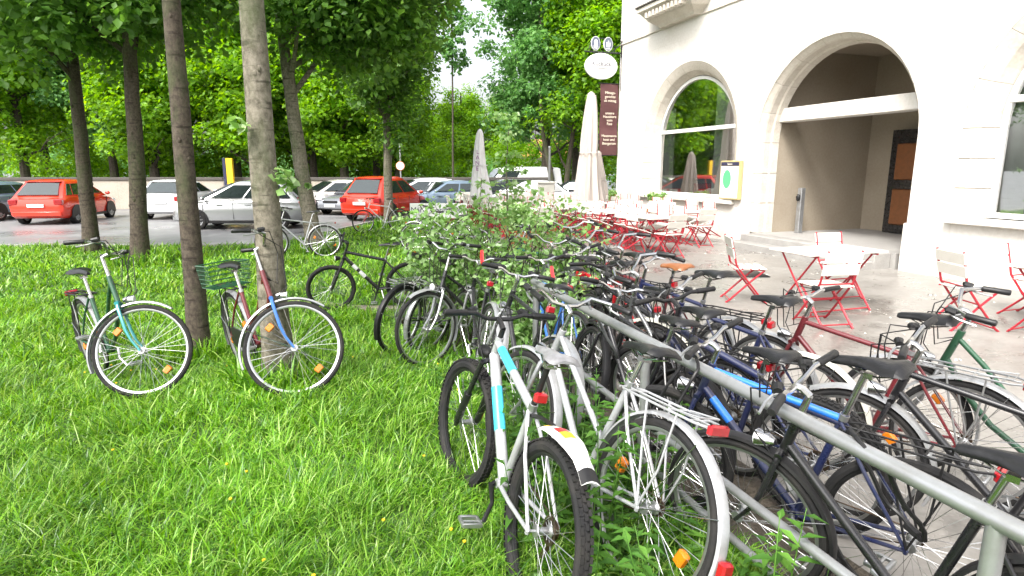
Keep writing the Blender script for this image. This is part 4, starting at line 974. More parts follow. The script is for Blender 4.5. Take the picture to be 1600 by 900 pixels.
    if guard:                                     # clip-on rear mudguard held off the tyre
        gpts = []
        for i in range(10):
            a = R(62 + 66 * i / 9); rr2 = Rw + .045 + .03 * i / 9; w = .034 + .024 * math.sin(math.pi * min(1, i / 7)) if i < 9 else .036
            gpts.append([(rh.x + rr2*math.cos(a), y_ * w, rh.z + rr2*math.sin(a) - abs(y_)**2*.016 - dz) for y_, dz in ((-1, 0), (-.5, 0), (0, 0), (.5, 0), (1, 0), (.5, .004), (0, .004), (-.5, .004))])
        go = MB().loft(gpts, True).build('mudguard', M['sticker'], root)
        for k, (i0, i1, mm) in enumerate(((0, 1, 'black'), (1, 2, 'yellow'), (3, 4, 'redpaint'), (4, 5, 'yellow'), (8, 9, 'black'))):
            sub = [[(p[0] + .0016*math.cos(R(95)), p[1] * (1.015 if mm == 'black' else .8), p[2] + .0022) for p in gpts[i][:5]] for i in range(i0, i1 + 1)]
            MB().loft(sub, False, False).build('sticker', M[mm], go)
        MB().tube([st - sd*.04, st.lerp(V3(gpts[2][2]), .5) + V3((0, 0, -.01)), V3(gpts[2][2])], .009, 6).build('mudguard_arm', M['black'], go)
    if rack:
        rk = MB(); zt = Rw * 2 + .055; xa, xb = rh.x - .22, st.x - .0
        xb = min(xb, bb.x - .12)
        for s_ in (-1, 1):
            rk.tube([(xb, s_ * .035, zt), (xb - .04, s_ * .06, zt), (xa + .05, s_ * .06, zt), (xa, s_ * .035, zt)], .0052, 6)
            rk.tube([rh + V3((0, s_ * .068, .01)), V3((rh.x - .06, s_ * .066, zt * .7)), V3((rh.x - .08, s_ * .06, zt))], .0048, 6)
            rk.tube([rh + V3((0, s_ * .068, .01)), V3((rh.x + .06, s_ * .064, zt * .8)), V3((rh.x + .09, s_ * .06, zt))], .0048, 6)
        for x_ in (xa, xa + .08, xa + .2, xb - .06, xb): rk.tube([(x_, -.05, zt), (x_, .05, zt)], .0045, 5)
        rk.tube([(xa + .02, 0, zt), (xb, 0, zt)], .0045, 5); rk.tube([(xb, 0, zt), st - sd * .1], .006, 5)
        rk.tube([(xa + .18, -.045, zt + .008), (xa + .04, -.05, zt + .022), (xa + .04, .05, zt + .022), (xa + .18, .045, zt + .008)], .0036, 5)
        rko = rk.build('luggage_rack', M[rack], root)
        if lights: MB().bevbox(xa - .022, xa + .004, -.05, .05, zt - .028, zt + .016, .008).build('tail_light', M['redglass'], root)
        if basket:
            bk = MB(); b0, b1 = xa + .0, xa + .33; zb, ztop = zt + .01, zt + .2
            for k in range(6):
                zz = zb + (ztop - zb) * k / 5; e = .015 * k / 5
                bk.tube([(b0 - e, -.15 - e, zz), (b1 + e, -.15 - e, zz), (b1 + e, .15 + e, zz), (b0 - e, .15 + e, zz), (b0 - e, -.15 - e, zz)], .003 if k < 5 else .005, 4)
            for k in range(12):
                x_ = b0 + (b1 - b0) * k / 11
                bk.tube([(x_, -.165, ztop), (x_, -.15, zb), (x_, .15, zb), (x_, .165, ztop)], .0022, 4)
            bk.build('basket', M['greenpaint'], root)
    if tail2:
        a = R(186); q = rh + V3(((Rw + .04) * math.cos(a), 0, (Rw + .04) * math.sin(a)))
        MB().bevbox(q.x - .025, q.x + .012, -.026, .026, q.z - .045, q.z + .045, .008).build('rear_reflector', M['redglass'], root)
    elif lights and not rack:
        q = st + sd * .06 + V3((-.035, 0, 0))
        MB().bevbox(q.x - .018, q.x + .014, -.028, .028, q.z - .022, q.z + .022, .007).build('tail_light', M['redglass'], root)
    if lights:
        q = crown + V3((.075, 0, .03))
        lo = MB().tube([q + V3((-.045, 0, 0)), q + V3((-.02, 0, 0)), q + V3((.025, 0, 0))], [.014, .028, .036], 12).build('head_light', M['chrome'] if not mtb else M['black'], root, xf=SX)
        MB().tube([q + V3((.024, 0, 0)), q + V3((.031, 0, 0))], [.034, .03], 12).build('lens', M['clear'], lo, xf=SX)
    if stand:
        MB().tube([bb + V3((-.05, .03, -.02)), bb + V3((-.09, .12, -.16)), bb + V3((-.11, .17, -bb.z + .01))], .0075, 6).build('kickstand', M['alu'], root)
    if bottle:
        q = bb.lerp(hb_, .45); MB().tube([q + V3((-.03, 0, .04)), q + V3((.06, 0, .13)), q + V3((.075, 0, .145)), q + V3((.09, 0, .16))], [.036, .036, .02, .014], 10).build('bottle', M['white'], root)
    return root

bicycle('blue-forked city bike with its big front wheel turned to face us, behind the pale trunk', (-2.27, 4.98), -48.5, 5, 70, 'step', 'maroon', 'bluefork', 'silver', bars='city', rack='black', basket=True, tw=.036, stem_h=.16, chain_guard=True, wb=1.12, crank=.2)
bicycle('teal-forked city bike by the outer pale trunk', (-3.55, 5.0), -40, 4, 55, 'step', 'greenpaint', 'teal', 'silver', bars='city', rack='black', stem_h=.15, wb=1.1, crank=2.2)
bicycle('black mountain bike standing side-on on the lawn left of the bush', (-1.40, 8.2), 190, -5, 8, 'mtb', 'blackpaint', None, None, Rw=.325, tw=.052, knobs=False, bars='flat', susp=True, skind='slim', refl=False, rimm='black', wb=1.04, decal=[(.25, .38, 'white', 'down'), (.45, .62, 'white', 'down')], lights=True, crank=1.9, stand=True)
bicycle('black city bike with silver front fork leaning into the bush', (.12, 5.95), 214, 7, 12, 'mixte', 'blackpaint', 'silver', 'silver', tw=.034, bars='city', rack='chrome', skind='wide', stem_h=.18, crank=1.2, refl=False)
bicycle('dark narrow city bike seen end-on beside the bush', (-1.16, 5.85), 62, 8, -14, 'city', 'blackpaint', 'silver', 'black', bars='city', rack='alu', stem_h=.14, crank=.3, lights=False, refl=False)
bicycle('silver mountain bike with cyan decals and stickered mudguard in front', (.05, 2.02), 109.5, 12, 9, 'mtb', 'palesilver', 'blackpaint', None, Rw=.335, tw=.056, knobs=True, rimm='black', bars='flat', susp=True, saddle='saddlegrey', skind='slim', refl=False, wb=1.06, decal=[(.28, .62, 'cyan', 'down'), (.12, .5, 'cyan', 'top')], guard=True, crank=1.45, stem_h=.05, seat_h=.2, post='black', group='bicycles parked along the rail and lawn')
bicycle('silver trekking bike with white rear fender, rack and red lights at the rail', (.46, 2.12), 117, 15, 3, 'mixte', 'palesilver', 'silver', 'palesilver', Rw=.35, tw=.04, bars='city', rack='palesilver', saddle='leather', wb=1.1, tail2=True, stem_h=.1, crank=4.4, seat_h=.12)
bicycle('black bike with red bar ends parked ahead of the silver mountain bike', (.16, 3.42), 112, 13, -6, 'city', 'blackpaint', 'silver', 'silver', tw=.034, bars='flat', bar_ends='redpaint', skind='slim', stem_h=.09, crank=2.6, refl=False)
bicycle('navy bike with bright blue top tube, nearest us on the terrace side of the rail', (1.54, 2.10), 132, -4, 6, 'city', 'navy', 'navy', None, tw=.042, bars='flat', rack='black', z=TER_Z, stem_h=.08, crank=.9, rimm='black', seat_h=.2, refl=False, decal=[(.02, .98, 'blue', 'top'), (.1, .3, 'blue', 'down')])
bicycle('dark bike with wide knobbly tyres just behind the blue-tubed bike', (1.5, 2.75), 127, -5, -8, 'mtb', 'navy', 'blackpaint', None, Rw=.345, tw=.05, knobs=True, bars='flat', z=TER_Z, crank=2.9, rimm='alu', seat_h=.08, susp=True, refl=False)
bicycle('navy bike with black saddle, cream rear fender and red reflector', (1.72, 3.36), 129, -4, 10, 'city', 'navy', 'navy', 'cream', bars='flat', z=TER_Z, tw=.04, seat_h=.17, stem_h=.08, crank=1.0, tail2=False, skind='wide', decal=[(.3, .42, 'white', 'down'), (.46, .52, 'white', 'down')])
bicycle('dark blue bike with black saddle and black rear rack, second navy one', (1.62, 4.2), 127, -4, -12, 'city', 'navy', 'silver', 'silver', bars='city', rack='black', z=TER_Z, seat_h=.18, stem_h=.1, crank=2.0, refl=False, decal=[(.35, .55, 'alu', 'down')])
bicycle('maroon bike with tan leather saddle behind the two navy bikes', (1.5, 4.66), 125, -6, 15, 'city', 'maroon', 'white', 'silver', bars='city', z=TER_Z, stem_h=.2, crank=1.5, bottle=True, saddle='brown', refl=False)
bicycle('black bike with white stem at the bush end of the row', (1.12, 5.75), 122, -6, -18, 'step', 'blackpaint', 'alu', 'silver', bars='city', z=TER_Z, stem_h=.22, rack='chrome', crank=.2)
bicycle('teal bike half hidden by the smaller bush', (.85, 6.6), 150, -5, 8, 'city', 'teal', 'silver', 'silver', bars='flat', z=TER_Z, rack='black', seat_h=.14, crank=2.4, refl=False)
bicycle('green bike whose black saddle shows at the terrace edge', (.95, 7.35), 168, 4, 0, 'mixte', 'greenpaint', None, 'silver', bars='city', z=TER_Z, rack='black', seat_h=.16, crank=.7)
bicycle('silver bike leaning by the dark leaning maple trunk', (-4.05, 13.1), 196, 6, 14, 'city', 'silver', 'white', 'silver', bars='city', rack='alu', stem_h=.14, crank=1.1)
bicycle('white bike parked beneath the thin maple in front of the red car', (-3.4, 18.4), 205, 5, 10, 'city', 'white', 'redpaint', None, bars='flat', crank=2.2)
bicycle('black bike in front of the white lettered board', (-1.15, 13.9), 186, 5, -12, 'city', 'blackpaint', 'silver', 'silver', bars='city', rack='black', crank=.4)
bicycle('silver and black bike between the board and the bush', (-.75, 12.2), 175, 6, 8, 'mixte', 'silver', 'black', 'silver', bars='city', rack='alu', crank=1.4)
bicycle('dark green city bike standing farthest out on the terrace side', (2.95, 2.5), 128, -4, 9, 'step', 'greenpaint', 'alu', 'silver', bars='city', rack='black', z=TER_Z, crank=1.2)
bicycle('maroon bike beside the navy bike with cream fender', (2.35, 2.95), 128, -4, -8, 'city', 'maroon', None, 'silver', bars='flat', rack='alu', z=TER_Z, crank=2.6, tail2=True, refl=False)
bicycle('black trekking bike with silver fenders close to us on the terrace', (2.4, 2.02), 129, -5, 6, 'city', 'blackpaint', 'blackpaint', 'silver', bars='flat', rack='alu', z=TER_Z, crank=.5, tail2=True)

# ------------------------------------------------------------------ terrace furniture
def cmesh():
    fr = MB()
    for s_ in (-1, 1):
        y = s_ * .205; yi = s_ * .18
        fr.tube([(.24, y, 0), (.2, y, .03), (-.02, y, .30), (-.17, y, .50), (-.26, y, .87)], .013, 7)
        fr.tube([(-.27, yi, 0), (-.22, yi, .04), (.02, yi, .28), (.19, yi, .435)], .013, 7)
        fr.tube([(.2, yi, .44), (-.2, yi, .45)], .009, 6)
    for x_, z_ in ((.2, .03), (-.22, .04), (-.17, .49), (-.02, .3)): fr.tube([(x_, -.205, z_), (x_, .205, z_)], .008, 6)
    fm_ = fr.mesh('frame', M['redframe'])
    sl = MB().bevbox(-.042, .042, -.215, .215, -.009, .009, .004).mesh('seat_slat', M['slat'])
    bs = MB().bevbox(-.009, .009, -.225, .225, -.064, .064, .004).mesh('back_slat', M['slat'])
    return fm_, sl, bs
CH = cmesh()
def chair(x, y, rot, label, tilt=0.0, z=TER_Z, group='white and red folding chairs on the terrace'):
    # tilt: leans forward on its front feet so that the back rests on the table edge
    r_ = empty('folding_chair'); 
    Mx = Matrix.Translation((x, y, z)) @ Matrix.Rotation(R(rot), 4, 'Z') @ Matrix.Translation((.24, 0, 0)) @ Matrix.Rotation(R(tilt), 4, 'Y') @ Matrix.Translation((-.24, 0, 0))
    r_.matrix_world = Mx
    obj('frame', CH[0], r_)
    for k in range(4):
        o = obj('seat_slat', CH[1], r_); o.location = (.17 - .105 * k, 0, .458)
    for k, (xx, zz) in enumerate(((-.215, .655), (-.247, .795))):
        o = obj('back_slat', CH[2], r_); o.location = (xx, 0, zz); o.rotation_euler = (0, R(-13), 0)
    tag(r_, label, 'chair', group); return r_
def tmesh():
    tp = [MB().bevbox(-.6, .6, -.345 + .14 * k, -.345 + .14 * k + .134, .725, .75, .005).mesh('table_slat', M['slat']) for k in range(5)]
    fr = MB()
    for s_ in (-1, 1):
        x_ = s_ * .46
        fr.tube([(x_, -.3, 0), (x_, -.27, .03), (x_, .26, .70)], .012, 7); fr.tube([(x_ - s_*.03, .3, 0), (x_ - s_*.03, .27, .03), (x_ - s_*.03, -.26, .70)], .012, 7)
        fr.tube([(x_, -.32, .71), (x_, .32, .71)], .012, 6)
    fr.tube([(-.46, 0, .36), (.46, 0, .36)], .009, 6); fr.tube([(-.46, -.27, .03), (.46, -.27, .03)], .009, 6); fr.tube([(-.46, .27, .03), (.46, .27, .03)], .009, 6)
    return tp, fr.mesh('frame', M['redframe'])
TB = tmesh()
def table(x, y, rot, label):
    r_ = empty('garden_table', (x, y, TER_Z), (0, 0, R(rot)))
    for m_ in TB[0]: obj('table_slat', m_, r_)
    obj('frame', TB[1], r_); tag(r_, label, 'table', 'white topped tables on the terrace'); return r_
ORD = ['first', 'second', 'third', 'fourth', 'fifth', 'sixth', 'seventh', 'eighth', 'ninth']
WALLDEG = math.degrees(BROT)
rnd = random.Random(3)
def table_set(a, out, rot, row, k, tilt=True, ends=True):
    p = bw(a, out, 0); table(p.x, p.y, WALLDEG + rot, 'white slatted terrace table with red legs, %s from the porch in the %s row' % (ORD[k], row))
    for e_, nm in ((1, 'porch'), (-1, 'corner')):
        ang = R(WALLDEG + rot); lx = e_ * .84; ly = rnd.uniform(-.1, .1)
        chair(p.x + math.cos(ang)*lx - math.sin(ang)*ly, p.y + math.sin(ang)*lx + math.cos(ang)*ly, WALLDEG + rot + (180 if e_ > 0 else 0) + rnd.uniform(-9, 9), 'white and red folding chair at the %s-facing end of the %s %s-row table' % (nm, ORD[k], row), rnd.choice((0, 0, 12)))
    for side, nm in ((1, 'street'), (-1, 'wall')):
        for j, dx in enumerate((-.3, .3)):
            ang = R(WALLDEG + rot); d = (.50 if tilt else .58) + rnd.uniform(-.02, .03)
            # chair sits at local y = -side*d (outwards is local -y), facing the table
            lx, ly = dx + rnd.uniform(-.03, .03), -side * d
            cx_, cy_ = p.x + math.cos(ang)*lx - math.sin(ang)*ly, p.y + math.sin(ang)*lx + math.cos(ang)*ly
            face = WALLDEG + rot + (90 if side > 0 else -90) + rnd.uniform(-5, 5)
            tl = rnd.uniform(14, 22) if tilt and rnd.random() < .8 else 0
            if tl: cx_ -= math.cos(R(face)) * .05; cy_ -= math.sin(R(face)) * .05
            chair(cx_, cy_, face, 'white and red folding chair, %s side, %s end, %s %s-row table from porch' % (nm, ('far', 'near')[j], ORD[k], row), tl)
for k, a in enumerate((-1.35, -3.05, -4.75, -6.45)): table_set(a, 1.25, 0, 'wall', k)
for k, a in enumerate((-.1, -1.8, -3.5, -5.2, -6.9, -8.6)): table_set(a, 2.9, 0, 'middle', k)
for k, a in enumerate((-3.0, -4.7, -6.4, -8.1)): table_set(a, 4.6, 0, 'lawn-side', k)
# the set nearest to us
nt_ = (3.95, 7.55); table(nt_[0], nt_[1], 18, 'white terrace table nearest to us with red crossed legs')
chair(3.12, 8.0, -8, 'single upright white and red folding chair before the porch steps, facing the nearest table')
chair(3.55, 6.75, 100, 'white and red folding chair at the near side of the nearest table', 0)
chair(4.5, 8.25, -75, 'white and red folding chair at the far side of the nearest table', 0)
table(5.9, 6.3, 24, 'white terrace table out past the porch, second nearest to us')
chair(5.05, 6.6, 0, 'white and red folding chair at the end of the second nearest table')
chair(6.2, 7.05, -70, 'white and red folding chair at the far side of the second nearest table')
chair(5.7, 5.55, 112, 'white and red folding chair at the near side of the second nearest table')
g = np.random.default_rng(55); n = 260
X = g.uniform(.8, 6.5, n); Y = g.uniform(3.5, 13, n); ok = X > lawn_right(Y) + .9
me_ = leaf_cloud('fallen_petals', np.stack([X[ok], Y[ok], np.full(ok.sum(), TER_Z + .006)], 1), np.full(ok.sum(), .05), 2, .03, M['slat'], 56, .02, tilt=.12)
tag(obj('fallen_petals', me_), 'pale petals and leaf scraps lying on the wet paving', 'litter', kind='stuff')
# metal drain grate in the paving near the steps
dg_ = tag(empty('doormat', (3.75, 10.0, TER_Z)), 'dark mat lying on the paving before the porch steps', 'mat')
MB().bevbox(-.45, .45, -.28, .28, .003, .016, .004).build('mat', M['black'], dg_)
def planter(x, y, z, rot, label, n=18, h=.28, L=.7, boxmat='signwhite'):
    r_ = tag(empty('flower_box', (x, y, z), (0, 0, R(rot))), label, 'flower box')
    MB().loft([[(-L/2+.02, -.07, 0), (L/2-.02, -.07, 0), (L/2-.02, .07, 0), (-L/2+.02, .07, 0)], [(-L/2, -.09, .16), (L/2, -.09, .16), (L/2, .09, .16), (-L/2, .09, .16)]], True).build('trough', M[boxmat], r_, smooth=False)
    g = np.random.default_rng(int(abs(x) * 100)); C = np.stack([g.uniform(-L/2, L/2, n), g.normal(0, .05, n), g.uniform(.18, .18 + h, n)], 1)
    obj('foliage', leaf_cloud('foliage', C, np.full(n, .12), 28, .06, M['bush_leaf'], int(abs(x)*77)), r_); return r_
p = bw(-3.9, .35, 0); q = tag(empty('terracotta_stand', (p.x, p.y, TER_Z), (0, 0, BROT)), 'terracotta coloured stand under the window flower box', 'stand')
MB().bevbox(-.4, .4, -.14, .14, .50, .60, .01).build('shelf', M['terracotta'], q)
for sx in (-.33, .33): MB().tube([(sx, 0, 0), (sx, 0, .5)], .02, 6).build('leg', M['redframe'], q)
planter(p.x, p.y, TER_Z + .601, WALLDEG, 'leafy white flower box under the first arched window')
p = bw(-6.6, .42, 0); q = tag(empty('plant_stand', (p.x, p.y, TER_Z), (0, 0, BROT)), 'white plant stand at the building corner', 'stand')
MB().bevbox(-.36, .36, -.13, .13, .48, .56, .01).build('shelf', M['signwhite'], q)
for sx in (-.3, .3): MB().tube([(sx, 0, 0), (sx, 0, .48)], .02, 6).build('leg', M['redframe'], q)
planter(p.x, p.y, TER_Z + .561, WALLDEG, 'leafy white flower box at the building corner behind the parasols')
# terracotta tub with a yellow-green shrub at the terrace end
tub = tag(empty('shrub_tub', (.15, 13.2, TER_Z)), 'orange tub with a yellow-green shrub at the lawn end of the terrace', 'potted shrub')
MB().tube([(0, 0, 0), (0, 0, .05), (0, 0, .38), (0, 0, .42), (0, 0, .42)], [.24, .26, .33, .36, .30], 20).build('pot', M['terracotta'], tub)
g = np.random.default_rng(8); C = np.stack([g.normal(0, .17, 70), g.normal(0, .17, 70), g.uniform(.45, .92, 70)], 1)
obj('foliage', leaf_cloud('foliage', C, g.uniform(.12, .2, 70), 36, .07, M['bush_leaf'], 81), tub)
MB().tube([(0, 0, .35), (.02, 0, .8)], [.02, .01], 6).build('stem', M['bark2'], tub)
# slim young tree in the bush line
sap = tag(empty('sapling', (-.12, 10.5, LZ)), 'thin young sapling with pale leaves rising behind the middle bush', 'sapling')
MB().tube([(0, 0, -.05), (.05, 0, 1.0), (.02, .02, 1.9), (.08, 0, 2.7)], [.022, .018, .012, .005], 7).build('stem', M['bark'], sap)
g = np.random.default_rng(18); C = np.stack([.05 + g.normal(0, .16, 46), g.normal(0, .16, 46), g.uniform(.9, 2.75, 46)], 1)
obj('foliage', leaf_cloud('foliage', C, g.uniform(.06, .14, 46), 10, .085, M['bush_leaf'], 82), sap)

def parasol(x, y, z0, h, r_top, r_bot, zb, label, mat, seed, lettering=None):
    root = tag(empty('closed_parasol', (x, y, z0)), label, 'parasol'); g = random.Random(seed); n = 40; rings = []
    MB().tube([(0, 0, 0), (0, 0, h + .06)], .028, 10).build('pole', M['alu'], root)
    MB().tube([(0, 0, 0), (0, 0, .06), (0, 0, .09)], [.3, .3, .1], 20).build('base', M['coping'], root)
    ph = [g.uniform(-.25, .25) for _ in range(8)]
    for i in range(15):
        t = i / 14; zz = h - (h - zb) * t; rr = r_top + (r_bot - r_top) * (t ** .8) * (1 + .12 * math.sin(t * 5 + seed))
        if i == 7: rr *= .93
        ring = []
        for j in range(n):
            a = 2 * math.pi * j / n; fold = .2 * (0.25 + t) * math.cos(8 * a + ph[j * 8 // n] + t * 1.2) + .06 * math.cos(3 * a + seed + t * 3)
            ring.append((rr * (1 + fold) * math.cos(a) + .02 * math.sin(t * 4 + seed), rr * (1 + fold) * math.sin(a), zz + (.06 * math.cos(8 * a) if i == 14 else 0)))
        rings.append(ring)
    rings.append([(p[0] * .8, p[1] * .8, p[2] + .03) for p in rings[-1]])
    MB().loft(rings, True).build('canopy', M[mat], root)
    MB().tube([(0, 0, h - .02), (0, 0, h + .05), (0, 0, h + .1)], [r_top * .95, r_top * .8, .02], 14).build('cap', M[mat], root)
    zt = h - (h - zb) * .5; rt = r_top + (r_bot - r_top) * .5 ** .8 * .93
    MB().tube([(rt * 1.16 * math.cos(a), rt * 1.16 * math.sin(a), zt) for a in [2*math.pi*i/18 for i in range(19)]], .012, 6).build('tie_strap', M[mat], root)
    if lettering:
        for k, c_ in enumerate(lettering):
            t = .3 + .085 * k; zz = h - (h - zb) * t; rr = r_top + (r_bot - r_top) * t ** .8
            text('parasol_lettering', c_, .16, M['purple'], root, (-.38 * rr, -rr * 1.32 - .01, zz), (R(82), 0, 0), ext=.002)
    return root
parasol(2.2, 17.6, TER_Z, 3.72, .12, .37, .60, 'tall closed beige parasol in front of the building corner', 'canvas', 2)
parasol(2.6, 18.7, TER_Z, 2.15, .1, .27, .62, 'second closed beige parasol half hidden behind the tall one', 'canvas', 5)
parasol(-.87, 17.0, TER_Z, 2.68, .085, .24, .95, 'closed white parasol with purple lettering at the lawn end', 'whitecanvas', 3, 'LANE')

# white lettered board, utility box, bollard, lamp pole, road sign
bd = tag(empty('lettered_board', (-1.95, 16.2, LZ)), 'long white board with dark lettering standing in front of the red car', 'sign')
MB().bevbox(-.75, .75, -.02, .02, .58, .98, .006).build('board', M['signwhite'], bd)
for sx in (-.6, .6): MB().tube([(sx, .03, -.1), (sx, .03, .9)], .02, 6).build('post', M['steel'], bd)
text('board_lettering', 'Maria Connection', .2, M['darkletter'], bd, (0, -.022, .80), (R(90), 0, 0), ext=.002)
ub = tag(empty('utility_box', (1.25, 22.5, TER_Z)), 'grey street cabinet standing between the white van and the parasols', 'cabinet')
MB().bevbox(-.3, .3, -.2, .2, 0, 1.18, .015).build('cabinet_body', M['box_grey'], ub); MB().bevbox(-.33, .33, -.23, .23, 1.181, 1.25, .015).build('cabinet_lid', M['box_grey'], ub)
for sx in (-.145, .145): MB().bevbox(sx - .135, sx + .135, -.212, -.199, .08, 1.12, .005).build('cabinet_door', M['box_grey'], ub)
bo = tag(empty('bollard', (.72, 15.2, TER_Z)), 'short black bollard at the far edge of the terrace', 'bollard')
MB().tube([(0, 0, 0), (0, 0, .06), (0, 0, .07), (0, 0, .72), (0, 0, .78), (0, 0, .8)], [.07, .07, .045, .045, .05, .02], 12).build('post', M['blackpaint'], bo)
lp = tag(empty('lamp_pole', (1.45, 24.0, TER_Z)), 'thin pale metal pole rising behind the utility cabinet', 'pole')
MB().tube([(0, 0, 0), (0, 0, 2.5)], .045, 8).build('post', M['alu'], lp); MB().tube([(0, 0, 2.5), (0, 0, 2.56)], [.06, .05], 8).build('pole_cap', M['alu'], lp)
rs = tag(empty('road_sign', (-5.0, 27.8, ROAD_Z)), 'small round red and white road sign on a grey pole by the red car', 'sign')
MB().tube([(0, 0, 0), (0, 0, 3.4)], .035, 8).build('post', M['alu'], rs)
for k, (rr, mm) in enumerate(((.2, 'terracotta'), (.17, 'signwhite'))): MB().tube([(0, -.05 - .006 * k, 2.05), (0, -.04 - .006 * k, 2.05)], rr, 24).build('disc', M[mm], rs)

# ------------------------------------------------------------------ parked vehicles
def paint(name, c, metal=.3): return plain(name, c, .25, metal=metal, coat=.8, dirt=.12, scale=3, rvar=.06)
CARP = {'red': paint('red_car_paint', (.66, .035, .014), .1), 'silver': paint('silver_car_paint', (.36, .37, .375), .6), 'white': paint('white_car_paint', (.74, .75, .76), 0), 'grey': paint('grey_car_paint', (.2, .21, .23), .5), 'blue': paint('blue_grey_car_paint', (.2, .27, .36), .4), 'dark': paint('dark_car_paint', (.025, .03, .035), .3), 'beige': paint('pale_car_paint', (.62, .6, .56), .3)}
CW = {}
def car_wheel():
    if 't' not in CW:
        CW['t'] = MB().ring(.235, [(.085, -.09), (.085, .09), (.06, .105), (0, .1), (-.02, .09), (-.02, -.09), (0, -.1), (.06, -.105)], 28).mesh('tyre', M['rubber'])
        r_ = MB().ring(.215, [(.01, -.085), (.01, .085), (-.025, .08), (-.03, -.08)], 24)
        for s_ in (-1, 1):
            for k in range(10):
                a = 2*math.pi*k/10; ca, sa = math.cos(a), math.sin(a)
                r_.tube([(.03*ca, s_*.075, .03*sa), (.2*ca, s_*.065, .2*sa)], [.022, .026], 5)
            r_.tube([(0, s_*.05, 0), (0, s_*.085, 0)], .05, 10)
        CW['r'] = r_.mesh('rim', M['alu'])
        CW['h'] = MB().tube([(0, -.06, 0), (0, .06, 0)], .2, 16).mesh('brake_disc', M['black'])
    return CW
def car(label, x, y, head, paintname, L=4.2, W=1.78, H=1.5, kind='hatch', z=ROAD_Z, cat='car'):
    root = tag(empty('parked_' + ('van' if kind == 'van' else 'car'), (x, y, z), (0, 0, R(head))), label, cat, 'vehicles parked beyond the lawn')
    pm_ = CARP[paintname]; h2 = L / 2; w = W / 2; belt = .94 if kind != 'van' else 1.15
    hood = belt - .04
    if kind == 'saloon': st_ = [(-h2, .60, .42, .62), (-h2 + .05, .93, .3, .78), (-h2 + .18, .98, .22, .90), (-h2 + .9, 1, .19, .93), (0, 1, .19, .93), (h2 - 1.25, .99, .19, .91), (h2 - .5, .96, .2, .82), (h2 - .12, .88, .26, .68), (h2, .72, .36, .55)]
    else: st_ = [(-h2, .80, .45, .70), (-h2 + .04, .93, .32, .88), (-h2 + .14, .98, .24, belt), (-h2 + .7, 1, .19, belt), (0, 1, .19, belt - .01), (h2 - 1.2, .99, .19, belt - .04), (h2 - .5, .96, .2, belt - .12), (h2 - .12, .88, .26, belt - .27), (h2, .72, .36, belt - .42)]
    rings = []
    for xx, k, zb, zt in st_:
        ww = w * k; zm = zb + (zt - zb) * .55
        half = [(ww * .86, zb), (ww * .97, zb + (zt - zb) * .14), (ww, zm), (ww * .985, zt - (zt - zb) * .12), (ww * .93, zt - .02), (ww * .8, zt)]
        rings.append([(xx, -a, b) for a, b in half] + [(xx, a, b) for a, b in half[::-1]])
    body = MB().loft(rings, True).build('body', pm_, root)
    # cabin
    if kind == 'saloon': xb0, xb1, xt0, xt1 = -h2 + .55, h2 - 1.15, -h2 + 1.15, h2 - 2.0
    elif kind == 'van': xb0, xb1, xt0, xt1 = -h2 + .04, h2 - .75, -h2 + .16, h2 - 1.45
    else: xb0, xb1, xt0, xt1 = -h2 + .1, h2 - .82, -h2 + .72, h2 - 2.0
    zb, zt = belt - .02, H - .07; wbt, wt = w * .93, w * .7 if kind != 'van' else w * .84
    B = [(xb0, -wbt), (xb1, -wbt), (xb1, wbt), (xb0, wbt)]; T = [(xt0, -wt), (xt1, -wt), (xt1, wt), (xt0, wt)]
    def rrect(x0, x1, ww, z_, r_):
        return [(x0 + r_, -ww, z_), (x1 - r_, -ww, z_), (x1 - r_*.3, -ww + r_*.4, z_), (x1 + .05, -ww*.4, z_), (x1 + .05, ww*.4, z_), (x1 - r_*.3, ww - r_*.4, z_), (x1 - r_, ww, z_), (x0 + r_, ww, z_), (x0 + r_*.2, ww - r_*.4, z_), (x0 - .03, ww*.4, z_), (x0 - .03, -ww*.4, z_), (x0 + r_*.2, -ww + r_*.4, z_)]
    MB().loft([rrect(xb0, xb1, wbt, zb - .03, .08), rrect(xt0, xt1, wt, zt, .08), rrect(xt0 + .12, xt1 - .14, wt * .88, H - .02, .08), rrect(xt0 + .5, xt1 - .45, wt * .6, H + .012, .08)], True).build('cabin', pm_, root)
    def panel(name, a, b, c, d, u0, u1, v0, v1, nrm, mat=M['carglass'], off=.035):
        a, b, c, d = map(Vector, (a, b, c, d))
        def P(u, v): return a.lerp(b, u).lerp(d.lerp(c, u), v) + Vector(nrm) * off
        g_ = []
        for v in (v0, v1): g_.append([P(u0 + (u1 - u0) * i / 5, v) + Vector(nrm) * .012 * math.sin(math.pi * i / 5) for i in range(6)])
        inner = [[p - Vector(nrm) * .06 for p in r_] for r_ in g_]
        ring = [g_[0] + g_[1][::-1], inner[0] + inner[1][::-1]]
        MB().loft([ring[1], ring[0]], True).build(name, mat, root)
    b3 = [(p[0], p[1], zb + .02) for p in B]; t3 = [(p[0], p[1], zt) for p in T]
    if kind != 'van' or True:
        panel('rear_window', b3[3], b3[0], t3[0], t3[3], .1, .9, .16, .9, (-.86, 0, .5), off=.034)
    panel('windscreen', b3[1], b3[2], t3[2], t3[1], .08, .92, .08, .92, (.7, 0, .7), off=.05)
